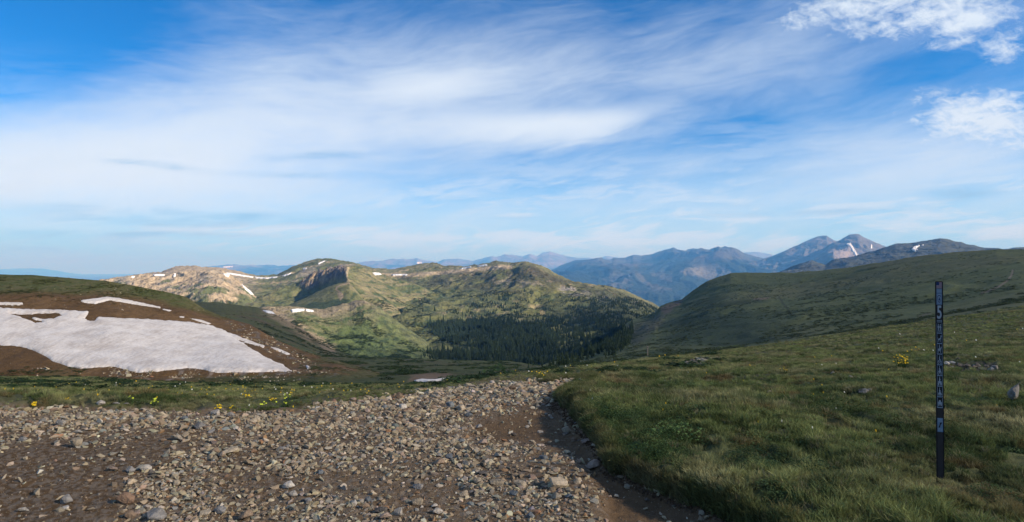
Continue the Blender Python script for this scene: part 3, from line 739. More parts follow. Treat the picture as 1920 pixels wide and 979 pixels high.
def fg_disp(Xw, Y, T, px, py):
    n = fbm(Xw / .5, Y / .5, 3, 151)
    g = sstep(-7, 7, -poly_sd(px, py, ROAD) + 9 * n)
    near = np.clip(8 / Y, .25, 1)
    tuss = ridged(Xw / 1.3, Y / 1.6, 4, 152) * .05 + .055 * (1 - 2 * np.abs(perlin(Xw / .36, Y / .42, 157))) + fbm(Xw / 5, Y / 5, 4, 153) * .16 + .05 * fbm(Xw / .35, Y / .35, 3, 154)
    road = .022 * fbm(Xw / .6, Y / .5, 5, 155) + .012 * ridged(Xw / .12, Y / .12, 3, 156)
    rut = sstep(-20, 30, poly_sd(px, py, RUT))
    bank = .02 * sstep(1000, 1100, px) + .025
    return g * (bank + tuss) + (1 - g) * (road - .07 * rut)


fg = [
    [(-700, 2600, .98), (960, 2300, 1.05), (2600, 2300, 1.05)],
    [(-700, 1250, 2.5), (960, 1240, 2.6), (1400, 1230, 2.55), (2600, 1200, 2.7)],
    [(-700, 990, 3.95), (0, 980, 4.0), (960, 980, 4.0), (1400, 975, 4.0), (1763, 930, 4.45), (2600, 905, 4.6)],
    [(-700, 870, 5.1), (0, 868, 5.15), (600, 868, 5.2), (960, 866, 5.3), (1150, 858, 5.4), (1400, 838, 5.8), (1763, 818, 6.2), (2600, 800, 6.4)],
    [(-700, 800, 6.5), (0, 800, 6.4), (400, 800, 6.4), (700, 795, 6.9), (960, 790, 7.2), (1060, 785, 7.4), (1150, 790, 7.2), (1400, 765, 8.4), (1763, 740, 9.2), (2600, 715, 9.6)],
    [(-700, 764, 7.6), (0, 763, 7.5), (400, 769, 7.5), (560, 768, 7.7), (640, 754, 8.5), (740, 745, 9.3), (850, 742, 10), (960, 742, 10.2), (1050, 742, 10.4), (1200, 738, 10.8), (1400, 715, 13), (1763, 690, 15), (2600, 655, 16)],
    [(-700, 738, 19), (0, 738, 19), (300, 740, 18.5), (560, 741, 18), (740, 737, 14), (850, 727, 13.2), (960, 719, 14), (1060, 714, 15), (1200, 702, 18), (1400, 684, 24), (1763, 650, 28), (2600, 610, 30)],
    [(-700, 716, 48), (0, 717, 48), (300, 721, 46), (560, 724, 42), (740, 729, 26), (850, 722, 20), (960, 708, 22), (1060, 701, 24), (1200, 684, 30), (1400, 664, 36), (1763, 620, 40), (2600, 570, 40)],
    [(-700, 707, 88), (0, 707, 88), (170, 708, 88), (270, 715, 84), (370, 720, 78), (500, 720, 72), (560, 718, 64), (700, 724, 44), (770, 724, 40), (850, 719, 34), (930, 706, 34), (1000, 697, 34), (1040, 692, 34), (1090, 689, 36), (1200, 677, 42), (1300, 667, 46), (1500, 640, 52), (1700, 611, 54), (1920, 576, 54), (2600, 535, 54)]]
L_G0 = make_layer(fg, -700, 2600, 3, [6, 26, 56, 56, 40, 30, 26, 24], fg_disp, back=(.9, .34), crest_noise=(1.2, 14), seed=151)
x, y, px, py = L_G0.X, L_G0.Y, L_G0.PX, L_G0.PY
ne = fbm(x / .5, y / .5, 3, 151)
G0_sd = -poly_sd(px, py, ROAD) + 9 * ne
g = sstep(3, 13, G0_sd)
n1 = fbm(x / 2.2, y / 3.0, 6, 161); n2 = fbm(x / .35, y / .4, 5, 162); n3 = fbm(x / 7, y / 9, 4, 163)
grass = np.tile(C_(.080, .090, .034), x.shape + (1,))
grass = lay(grass, sstep(-.1, .35, n1 + .4 * n3) * .8, C_(.125, .110, .052))
grass = lay(grass, sstep(.05, .3, n2) * .6, C_(.045, .055, .022))
grass = lay(grass, sstep(.08, .3, fbm(x / 1.6, y / 5, 4, 164)) * sstep(8, 22, y) * .75, C_(.024, .038, .014))
road = np.tile(DIRT * 1.0, x.shape + (1,))
road = lay(road, sstep(-.1, .3, n1) * .6, C_(.170, .118, .070))
road = lay(road, sstep(.0, .3, n2) * .5, C_(.11, .074, .046))
road = lay(road, sstep(-10, 20, poly_sd(px, py, RUT)) * .4, C_(.120, .076, .042))
road = lay(road, sstep(-20, 24, poly_sd(px, py, DIRTL)) * .6, C_(.086, .049, .021))
road = lay(road, sstep(-25, 3, G0_sd) * sstep(1050, 1150, px) * .6, C_(.080, .050, .030))
pebb = sstep(-.15, .25, fbm(x / .05, y / .05, 2, 166)) * sstep(20, -10, poly_sd(px, py, RUT)) * .5
road = lay(road, pebb, C_(.24, .20, .155))
Cfg = lay(road, g, grass)
GRAVELSTRIP = sstep(-2, 4, poly_sd(px, py, [(1278, 682), (1295, 674), (1340, 670), (1350, 673), (1320, 682), (1285, 690)]))
Cfg = lay(Cfg, GRAVELSTRIP * .9, C_(.17, .145, .115))
HOLLOW = sstep(-4, 5, poly_sd(px, py, [(1778, 680), (1810, 679), (1850, 676), (1880, 684), (1878, 702), (1840, 706), (1800, 698)]) + 5 * ne)
Cfg = lay(Cfg, HOLLOW * .85, C_(.040, .036, .028))
for (hx, hy, hw, hh) in [(1600, 706, 55, 5), (1622, 735, 24, 5), (1700, 741, 30, 4), (1240, 868, 28, 9), (1600, 770, 40, 5), (1420, 705, 30, 4), (1560, 915, 40, 7)]:
    Cfg = lay(Cfg, sstep(1.3, .6, np.hypot((px - hx) / hw, (py - hy) / hh) + .6 * ne) * .8, C_(.040, .040, .026))
qv = G0_sd[:-1, :-1] + G0_sd[1:, 1:] > 0
M_FG = terrain_mat('turf_and_dirt', 9.0, 0.5, 0.03, 0.8)
finish(L_G0, 'meadow_ground', M_FG, Cfg, keep=qv)
finish(L_G0, 'dirt_road', M_FG, Cfg, keep=~qv)
# ground behind and beside the camera
V = []
b0 = np.stack([L_G0.X[0], L_G0.Y[0], L_G0.Z[0] - .02], -1)[::20]
xs_ = np.linspace(-1, 1, len(b0))
rowsb = [b0] + [np.stack([xs_ * (2 + w * 1.3), np.full(len(b0), .9 - w), b0[:, 2] * 0 + z - .02 * np.abs(xs_) * w], -1) for w, z in ((1.5, 0), (6, .1), (20, .5), (60, 1), (160, -3), (400, -40))]
V = np.array(rowsb)
me = mesh_np('ground', V, quads=grid_quads(V.shape[0], V.shape[1])[:, ::-1])
set_col(me, np.tile(C_(.075, .072, .035), V.shape[:2] + (1,)))
link('ground', me, M_FG, kind='structure')
#@@MORE@@
# ------------------------------------------------------------------ cloud overhead that shades the pass, haze in the valleys
def build_cloud():
    edge = [(-1700, 700, 20), (-900, 800, 0), (-420, 830, -20), (-250, 900, -110), (-190, 960, -120), (-90, 1010, -150), (40, 1060, -150), (190, 1290, -120), (300, 1600, -20), (700, 1800, 0), (1700, 1700, 0),
            (2400, 900, 0), (2300, -700, 0), (500, -1100, 0), (-1600, -900, 0)]
    H = 1600.0
    P = [(a + TO_SUN.x * (H - c) / TO_SUN.z, b + TO_SUN.y * (H - c) / TO_SUN.z) for a, b, c in edge]
    A = np.array(P); st = 45.0
    xs = np.arange(A[:, 0].min() - 200, A[:, 0].max() + 200, st); ys = np.arange(A[:, 1].min() - 200, A[:, 1].max() + 200, st)
    gx, gy = np.meshgrid(xs, ys)
    sd = poly_sd(gx, gy, P) + 70 * fbm(gx / 260, gy / 260, 4, 201)
    t = np.clip(sd / 420, 0, 1); rim = np.sqrt(1 - (1 - t) ** 2)
    top = H + 40 + rim * (190 + 120 * fbm(gx / 300, gy / 300, 5, 202)); bot = H + 40 - rim * (25 + 25 * fbm(gx / 200, gy / 200, 4, 203))
    ok = sd > 0
    keep = ok[:-1, :-1] & ok[1:, :-1] & ok[:-1, 1:] & ok[1:, 1:]
    q = grid_quads(len(ys), len(xs), keep); n = gx.size
    V = np.concatenate([np.stack([gx, gy, top], -1).reshape(-1, 3), np.stack([gx, gy, bot], -1).reshape(-1, 3)])
    Q = np.concatenate([q, (q + n)[:, ::-1]])
    used = np.unique(Q); rm = np.full(2 * n, -1); rm[used] = np.arange(len(used))
    me = mesh_np('cloud', V[used], quads=rm[Q])
    m = bpy.data.materials.new('thin_cloud'); m.use_nodes = True; t_ = m.node_tree; t_.nodes.clear()
    d = t_.nodes.new('ShaderNodeBsdfDiffuse'); tr = t_.nodes.new('ShaderNodeBsdfTranslucent'); tp = t_.nodes.new('ShaderNodeBsdfTransparent')
    for k in (d, tr): k.inputs['Color'].default_value = (.9, .9, .9, 1)
    a = t_.nodes.new('ShaderNodeAddShader'); mx = t_.nodes.new('ShaderNodeMixShader'); mh = t_.nodes.new('ShaderNodeMixShader')
    t_.links.new(d.outputs[0], mh.inputs[1]); t_.links.new(tr.outputs[0], mh.inputs[2])
    f = tnoise(t_, pos(t_), 0.0035, 5, 0.55).smooth(0.3, 0.7) * 0.22 + CLOUD_OPACITY
    t_.links.new(f.s, mx.inputs[0]); t_.links.new(tp.outputs[0], mx.inputs[1]); t_.links.new(mh.outputs[0], mx.inputs[2])
    o = t_.nodes.new('ShaderNodeOutputMaterial'); t_.links.new(mx.outputs[0], o.inputs['Surface'])
    link('clouds', me, m, kind='stuff')


CLOUD_OPACITY = 0.22
build_cloud()


def build_haze():
    s, z0, z1 = 112000.0, -701.0, 1420.0
    V = [(x, y, z) for z in (z0, z1) for y in (-s, s) for x in (-s, s)]
    me = bpy.data.meshes.new('haze'); me.from_pydata(V, [], [(0, 2, 3, 1), (4, 5, 7, 6), (0, 1, 5, 4), (2, 6, 7, 3), (0, 4, 6, 2), (1, 3, 7, 5)])
    m = bpy.data.materials.new('haze_air'); m.use_nodes = True; t = m.node_tree; t.nodes.clear()
    v = t.nodes.new('ShaderNodeVolumePrincipled'); v.inputs['Color'].default_value = HAZE_COL; v.inputs['Density'].default_value = HAZE_D
    v.inputs['Absorption Color'].default_value = HAZE_ABS
    v.inputs['Anisotropy'].default_value = 0.0
    o = t.nodes.new('ShaderNodeOutputMaterial'); t.links.new(v.outputs[0], o.inputs['Volume'])
    link('haze', me, m, kind='stuff')


HAZE_COL = (.13, .44, 1.0, 1); HAZE_D = 3.8e-5; HAZE_ABS = (.80, .60, 1, 1)
build_haze()

# ------------------------------------------------------------------ snow lying on the slopes
S_ = 'snow patches left on the slopes'
drape(L_L, [(-620, 600), (-300, 585), (-80, 578), (0, 577), (50, 580), (110, 581), (166, 584), (164, 590), (158, 598), (176, 602), (185, 595), (240, 597), (300, 600), (350, 604), (390, 609), (420, 619), (455, 634), (496, 648), (494, 652), (470, 645),
                 (440, 635), (434, 632), (452, 641), (470, 653), (500, 671), (530, 684), (547, 696), (500, 697), (450, 698), (408, 699), (380, 693), (352, 690), (320, 694), (290, 697), (255, 698), (225, 690), (205, 687), (180, 690), (150, 691), (125, 686), (98, 677), (78, 664), (50, 652), (15, 648), (-60, 646), (-300, 650), (-620, 650)],
      1.5, .42, 16, (2.2, 15), 'snowfield', SNOW, 'large dirty white snowfield lying across the brown hillside', 'snowfield', seed=1,
      holes=[[(20, 589), (55, 590), (70, 588), (110, 588), (118, 592), (100, 598), (80, 598), (62, 595), (58, 598), (78, 602), (80, 605), (66, 606), (48, 598)], [(182, 594), (176, 602), (162, 601), (168, 588), (175, 586)]])
drape(L_L, [(-400, 566), (0, 567), (42, 568), (44, 572), (20, 572), (-400, 572)], 1.5, .25, 3, (1.2, 9), 'snow_patch', SNOW, 'thin strip of snow above the big snowfield, cut by the picture edge', group=S_, seed=2)
drape(L_L, [(148, 564), (180, 560), (200, 557), (225, 560), (260, 567), (301, 576), (300, 578), (268, 573), (230, 567), (205, 563), (180, 570), (160, 568)], 1.2, .28, 3, (1.0, 9), 'snow_patch', SNOW, 'long curved snow strip high on the brown hillside above the snowfield', group=S_, seed=3)
drape(L_L, [(304, 579), (322, 582), (318, 584), (306, 581)], .8, .15, 2, (.4, 6), 'snow_patch', SNOW, 'small snow sliver just below the end of the long curved strip', group=S_, seed=4)
drape(L_L, [(336, 593), (346, 594), (345, 596), (337, 595)], .8, .15, 2, (.3, 6), 'snow_patch', SNOW, 'tiny snow spot above the middle of the big snowfield', group=S_, seed=5)
drape(L_L, [(356, 597), (378, 600), (396, 607), (390, 608), (370, 602)], .8, .15, 2, (.5, 6), 'snow_patch', SNOW, 'narrow snow sliver on the upper rim of the big snowfield', group=S_, seed=6)
drape(L_L, [(506, 650), (522, 654), (544, 664), (540, 666), (520, 658)], .8, .2, 2, (.5, 6), 'snow_patch', SNOW, 'slanting snow sliver right of the snowfield tip, high on the rubble', group=S_, seed=7)
drape(L_L, [(573, 685), (578, 686), (583, 691), (576, 692)], .8, .15, 2, (.3, 5), 'snow_patch', SNOW, 'tiny snow spot at the foot of the hillside right of the snowfield', group=S_, seed=8)
drape(L_W, [(776, 714), (790, 711), (815, 712), (842, 708), (846, 710), (822, 714), (795, 717), (780, 717)], 1.0, .2, 3, (.7, 8), 'snow_patch', SNOW, 'small white snow patch in the brown hollow beyond the road', group=S_, seed=9)
F_ = 'snow patches on the far ridges'
for i, (L, pts, lab) in enumerate([
    (L_M, [(492, 582), (505, 583), (517, 586), (515, 588.5), (502, 587)], 'small snow wedge on the left end of the tan rocky rim'),
    (L_R, [(545, 582), (556, 580.5), (571, 580.5), (570, 583), (556, 585), (548, 586)], 'bright snow bank below the tan rim, left one of a pair'),
    (L_R, [(572, 580.5), (582, 582), (590, 584), (580, 585), (573, 583)], 'bright snow bank below the tan rim, right one of a pair'),
    (L_J, [(477, 519), (497, 520.5), (520, 518.5), (519, 521), (498, 523), (480, 522)], 'long snow line on the saddle left of the summit'),
    (L_J, [(528, 517.5), (546, 511.5), (545, 514), (532, 518.5)], 'short snow streak rising right of the saddle'),
    (L_J, [(568, 503), (576, 502), (573, 505), (568, 505)], 'small snow spot halfway up the summit slope'),
    (L_J, [(596, 494), (606, 489.5), (611, 488.5), (604, 493), (597, 496)], 'snow streak just below the rounded summit'),
    (L_K, [(698, 511.5), (710, 511.5), (716, 515), (703, 516)], 'bright snow patch on the plateau edge right of the crag'),
    (L_J, [(734, 514.5), (764, 514), (763, 516.5), (736, 516.5)], 'flat snow line on the plateau edge in the middle of the ridge'),
    (L_J, [(862, 503.5), (883, 499.5), (884, 501.5), (866, 505)], 'snow line on the plateau edge left of the dark notch'),
    (L_J, [(894, 498.5), (912, 495.5), (914, 498), (898, 500.5)], 'snow line on the plateau edge right of the dark notch'),
    (L_J, [(404, 509), (440, 513), (476, 519), (474, 521), (438, 515.5), (404, 511)], 'long snow band along the crest behind the tan cliffs'),
    (L_JL, [(418, 513), (432, 514), (428, 520), (423, 518)], 'snow wedge in the gully at the top of the tan cliffs'),
    (L_JL, [(287, 514.8), (309, 514.8), (308, 517.5), (288, 517)], 'flat snow strip on the rim of the tan cliffs'),
    (L_JL, [(326, 513.5), (330, 512.8), (329, 518.5), (324, 518.5)], 'upright snow spot in a notch of the tan cliffs'),
    (L_JL, [(246, 518.5), (253, 518), (251, 521), (247, 521)], 'small snow spot near the left end of the tan cliffs'),
    (L_JL, [(453, 533), (470, 546), (478, 554), (470, 552), (458, 541)], 'slanting snow band on the right end of the tan cliffs'),
    (L_G, [(1587, 457), (1595, 455.8), (1596, 458), (1603, 469), (1608, 478.5), (1605, 480), (1599, 472), (1593, 461), (1588, 459.5)], 'hooked snow couloir running down the tall blue peak'),
    (L_G, [(1633, 459), (1635, 459), (1635, 466), (1632.5, 466)], 'small snow fleck right of the couloir on the tall peak'),
    (L_H, [(1709, 468), (1714, 463), (1724, 459.5), (1724, 462), (1718, 465), (1721, 469), (1716, 468), (1717, 472.5), (1713, 471)], 'forked snow patch under the summit of the dark right mountain'),
    (L_H, [(1728, 459), (1732, 458.5), (1731, 461), (1728.5, 460.5)], 'tiny snow fleck beside the forked patch'),
    (L_C, [(780, 492.5), (790, 491.5), (791, 493.5), (782, 494.5)], 'snow flecks on the blue range behind the plateau'),
    (L_C, [(418, 500.5), (437, 499.5), (436, 501.2), (419, 502)], 'thin snow line on the blue range left of the summit'),
]):
    drape(L, pts, .5, {id(L_G): 18, id(L_H): 9, id(L_C): 60, id(L_M): .8}.get(id(L), 3.0), 1.2, (.35, 4), 'snow_patch', SNOWFAR, lab, group=F_, seed=20 + i)


# ------------------------------------------------------------------ scattering helpers
TEMPLATES = {}


def template_collection(name, meshes):
    c = bpy.data.collections.new(name)
    for i, me in enumerate(meshes):
        o = bpy.data.objects.new(f'{name}_{i:02d}', me); c.objects.link(o)
    return c


def scatter(name, P, rot, scl, idx, tint, coll, kind='stuff'):
    """one object: a cloud of points carrying copies of the template meshes"""
    me = bpy.data.meshes.new(name)
    me.vertices.add(len(P)); me.vertices.foreach_set('co', np.asarray(P, np.float32).ravel())
    for nm, A in (('rot', rot), ('scl', scl)):
        a = me.attributes.new(nm, 'FLOAT_VECTOR', 'POINT'); a.data.foreach_set('vector', np.asarray(A, np.float32).ravel())
    a = me.attributes.new('pick', 'INT', 'POINT'); a.data.foreach_set('value', np.asarray(idx, np.int32))
    a = me.attributes.new('tint', 'FLOAT_COLOR', 'POINT')
    a.data.foreach_set('color', np.concatenate([np.asarray(tint, np.float32), np.ones((len(P), 1), np.float32)], 1).ravel())
    o = link(name, me, None, kind=kind)
    g = bpy.data.node_groups.new(name + '_scatter', 'GeometryNodeTree')
    g.interface.new_socket('Geometry', in_out='INPUT', socket_type='NodeSocketGeometry')
    g.interface.new_socket('Geometry', in_out='OUTPUT', socket_type='NodeSocketGeometry')
    N, Lk = g.nodes, g.links
    gi, go = N.new('NodeGroupInput'), N.new('NodeGroupOutput')
    ci = N.new('GeometryNodeCollectionInfo'); ci.inputs['Collection'].default_value = coll
    ci.inputs['Separate Children'].default_value = True; ci.inputs['Reset Children'].default_value = True
    ip = N.new('GeometryNodeInstanceOnPoints'); ip.inputs['Pick Instance'].default_value = True
    def na_(nm, dt):
        n = N.new('GeometryNodeInputNamedAttribute'); n.data_type = dt; n.inputs['Name'].default_value = nm
        return n.outputs['Attribute']
    e = N.new('FunctionNodeEulerToRotation')
    Lk.new(na_('rot', 'FLOAT_VECTOR'), e.inputs[0]); Lk.new(e.outputs[0], ip.inputs['Rotation'])
    Lk.new(na_('scl', 'FLOAT_VECTOR'), ip.inputs['Scale']); Lk.new(na_('pick', 'INT'), ip.inputs['Instance Index'])
    Lk.new(gi.outputs[0], ip.inputs['Points']); Lk.new(ci.outputs[0], ip.inputs['Instance']); Lk.new(ip.outputs[0], go.inputs[0])
    md = o.modifiers.new('scatter', 'NODES'); md.node_group = g
    return o


def tinted_mat(name, rough=.9, var=.35, scale=60, bstr=0.0, translucent=0.0):
    m, t, p = new_mat(name)
    tc = t.nodes.new('ShaderNodeTexCoord')
    n = tnoise(t, tc.outputs['Object'], scale, 3, .6)
    oi = t.nodes.new('ShaderNodeObjectInfo')
    k = (n - .5) * (2 * var) + 1.0
    vm = t.nodes.new('ShaderNodeVectorMath'); vm.operation = 'SCALE'
    t.links.new(attr(t, 'tint', 'INSTANCER').outputs['Color'], vm.inputs[0]); t.links.new(k.s, vm.inputs[3])
    t.links.new(vm.outputs[0], p.inputs['Base Color']); p.inputs['Roughness'].default_value = rough
    if bstr: bump(t, p, n, bstr, .01)
    if translucent:
        o = t.nodes['Material Output']; tr = t.nodes.new('ShaderNodeBsdfTranslucent'); mx = t.nodes.new('ShaderNodeMixShader')
        t.links.new(vm.outputs[0], tr.inputs['Color']); mx.inputs[0].default_value = translucent
        t.links.new(p.outputs[0], mx.inputs[1]); t.links.new(tr.outputs[0], mx.inputs[2]); t.links.new(mx.outputs[0], o.inputs['Surface'])
    return m


def sample_layer(L, n, weight, rows=None):
    """random points on the quads of a layer, with a weight per quad -> position, (row, col, fr, fc)"""
    a = L.X[:-1, :-1], L.Y[:-1, :-1], L.Z[:-1, :-1]
    e1 = np.stack([L.X[:-1, 1:] - a[0], L.Y[:-1, 1:] - a[1], L.Z[:-1, 1:] - a[2]], -1)
    e2 = np.stack([L.X[1:, :-1] - a[0], L.Y[1:, :-1] - a[1], L.Z[1:, :-1] - a[2]], -1)
    area = np.linalg.norm(np.cross(e1, e2), axis=-1)
    w = (area * weight).ravel(); cdf = np.cumsum(w); cdf /= cdf[-1]
    q = np.searchsorted(cdf, RNG.random(n)); nc = L.X.shape[1] - 1
    r, c = q // nc, q % nc; fr, fc = RNG.random(n), RNG.random(n)
    lerp = lambda A: (A[r, c] * (1 - fr) + A[r + 1, c] * fr) * (1 - fc) + (A[r, c + 1] * (1 - fr) + A[r + 1, c + 1] * fr) * fc
    return np.stack([lerp(L.X), lerp(L.Y), lerp(L.Z)], -1), lerp


def to_px(P):
    return PX0 + P[:, 0] / P[:, 1] * F, PY0 - (P[:, 2] - EYE) / P[:, 1] * F


# ------------------------------------------------------------------ stones
def stone_mesh(name, seed, npts=13, flat=.7, sub=False):
    r = random.Random(seed); bm = bmesh.new()
    for _ in range(npts):
        v = Vector((r.gauss(0, 1), r.gauss(0, 1), r.gauss(0, 1))).normalized() * r.uniform(.8, 1.0)
        p = Vector((v.x * .5, v.y * r.uniform(.34, .42), v.z * .5 * flat))
        bm.verts.new(p)
    bmesh.ops.convex_hull(bm, input=bm.verts)
    for v in [v for v in bm.verts if not v.link_faces]: bm.verts.remove(v)
    if sub:
        bmesh.ops.bevel(bm, geom=list(bm.edges), offset=.035, segments=1, affect='EDGES')
        bmesh.ops.triangulate(bm, faces=bm.faces)
    for f in bm.faces: f.smooth = False
    me = bpy.data.meshes.new(name); bm.to_mesh(me); bm.free()
    return me


STONE_T = [((.36, .30, .235), 34), ((.43, .37, .295), 22), ((.27, .215, .165), 20), ((.30, .28, .26), 14), ((.175, .185, .190), 6), ((.50, .46, .41), 6), ((.27, .155, .095), 4), ((.11, .10, .095), 6)]
tints = np.array([c for c, k in STONE_T for _ in range(k)])


def pick_tint(n, j=.16):
    t = tints[RNG.integers(0, len(tints), n)]
    return t * (1 + j * RNG.standard_normal((n, 1))).clip(.55, 1.5) * (1 + .04 * RNG.standard_normal((n, 3)))


tints = tints * np.array([1.02, .985, .83])
STONEMAT = tinted_mat('gravel_stone', .92, .45, 9, .4)
grav_meshes = [stone_mesh(f'gravel_stone_{i}', 500 + i, 10 + i % 4, .55 + .1 * (i % 4)) for i in range(12)]
for m_ in grav_meshes: m_.materials.append(STONEMAT)
GRAV = template_collection('gravel_stones', grav_meshes)

qx, qy, qd = [0.25 * (A[:-1, :-1] + A[1:, :-1] + A[:-1, 1:] + A[1:, 1:]) for A in (L_G0.PX, L_G0.PY, L_G0.Y)]
qX = 0.25 * (L_G0.X[:-1, :-1] + L_G0.X[1:, :-1] + L_G0.X[:-1, 1:] + L_G0.X[1:, 1:])
qsd = 0.25 * (G0_sd[:-1, :-1] + G0_sd[1:, 1:] + G0_sd[:-1, 1:] + G0_sd[1:, :-1])
vis = (qx > -180) & (qx < 2100) & (qd > 3.2)
inroad = (qsd < 1)
dirtness = np.clip(sstep(-30, 18, poly_sd(qx, qy, RUT) + 26 * fbm(qX / .5, qd / .5, 3, 301)) + sstep(-20, 24, poly_sd(qx, qy, DIRTL) + 34 * fbm(qX / .6, qd / .5, 3, 302)) * .95 + sstep(-14, 14, poly_sd(qx, qy, DIRT2) + 30 * fbm(qX / .4, qd / .4, 3, 303)) * .6, 0, 1)
dirtness = np.maximum(dirtness, sstep(30, -10, -qsd) * sstep(600, 760, qx) * .7 * (qy > 735))
dens = (1 - .95 * dirtness) * (.5 + .9 * sstep(-.3, .3, fbm(qX / .8, qd / .7, 4, 304)))
wroad = vis * inroad * dens / np.maximum(qd, 3.5) ** 1.15
P, lerp = sample_layer(L_G0, 92000, wroad)
n = len(P); d = P[:, 1]
size = np.exp(RNG.normal(0, .62, n)) * (.0165 + .0023 * d).clip(0, .05)
size = np.minimum(size, .014 * d)
P[:, 2] += size * .10
scl = size[:, None] * np.stack([RNG.uniform(.8, 1.5, n), RNG.uniform(.8, 1.2, n), RNG.uniform(.6, 1.15, n)], 1)
rot = np.stack([RNG.normal(0, .3, n), RNG.normal(0, .3, n), RNG.uniform(0, 6.28, n)], 1)
dusty = np.clip(.25 + .45 * fbm(P[:, 0] / .5, P[:, 1] / .5, 4, 311) + .25 * RNG.standard_normal(n), 0, .8)[:, None]
scatter('gravel', P, rot, scl, RNG.integers(0, 12, n), pick_tint(n) * (1 - dusty) + C_(.225, .165, .10) * dusty, GRAV)
# fine grit everywhere on the track
P, lerp = sample_layer(L_G0, 60000, vis * inroad * (.4 + .6 * dens) * (qd < 9) / np.maximum(qd, 3.5) ** 1.4)
n = len(P); size = np.exp(RNG.normal(0, .4, n)) * .0085 * (P[:, 1] / 5)
scl = size[:, None] * RNG.uniform(.7, 1.3, (n, 3)); rot = RNG.uniform(0, 6.28, (n, 3))
scatter('gravel', P, rot, scl, RNG.integers(0, 12, n), pick_tint(n) * .3 + C_(.150, .096, .055) * .7, GRAV)


def stone_material(name, col):
    m, t, p = new_mat(name)
    tc = t.nodes.new('ShaderNodeTexCoord'); oi = t.nodes.new('ShaderNodeObjectInfo')
    n = tnoise(t, tc.outputs['Object'], 5, 7, .65); n2 = tnoise(t, tc.outputs['Object'], 2.2, 3)
    k = X(t, oi.outputs['Random']) * .45 + .78
    c = mixc(t, (n * .7 + n2 * .5).smooth(.35, .85), tuple(q * .68 for q in col), tuple(min(.75, q * 1.22) for q in col))
    vm = t.nodes.new('ShaderNodeVectorMath'); vm.operation = 'SCALE'
    t.links.new(c, vm.inputs[0]); t.links.new(k.s, vm.inputs[3]); t.links.new(vm.outputs[0], p.inputs['Base Color'])
    bump(t, p, n, .55, .08)
    return m


SMAT = {k: stone_material('stone_' + k, c) for k, c in dict(tan=(.39, .315, .22), pale=(.49, .43, .35), grey=(.28, .255, .225), blue=(.175, .185, .185), brown=(.26, .185, .125), pink=(.35, .26, .20), rust=(.26, .165, .105), dark=(.125, .108, .092)).items()}
STONES = [stone_mesh(f'stone_{i}', 900 + i, 11 + i % 6, .75, True) for i in range(14)]
SCACHE = {}


def stone_var(i, k):
    if (i, k) not in SCACHE:
        me = STONES[i].copy(); me.materials.append(SMAT[k]); SCACHE[i, k] = me
    return SCACHE[i, k]


def put_stone(px, py, w, h, mat, label, group, rz=None, shape=None, L=L_G0, depthk=None, sink=.2, name='stone'):
    p = on(L, px, py); k = p[1] / F
    i = random.randrange(14) if shape is None else shape
    o = link(name, stone_var(i, mat), label=label, cat='stone', group=group)
    W_, H_ = w * k, h * k
    o.scale = (W_ * 1.05, (depthk or random.uniform(.75, 1.1)) * W_ * 1.15, H_ / .75 * 1.1)
    o.rotation_euler = (random.gauss(0, .10), random.gauss(0, .10), random.uniform(-.5, .5) if rz is None else rz)
    o.location = (p[0], p[1] + W_ * .2, p[2] + H_ * (.5 - sink))
    return o


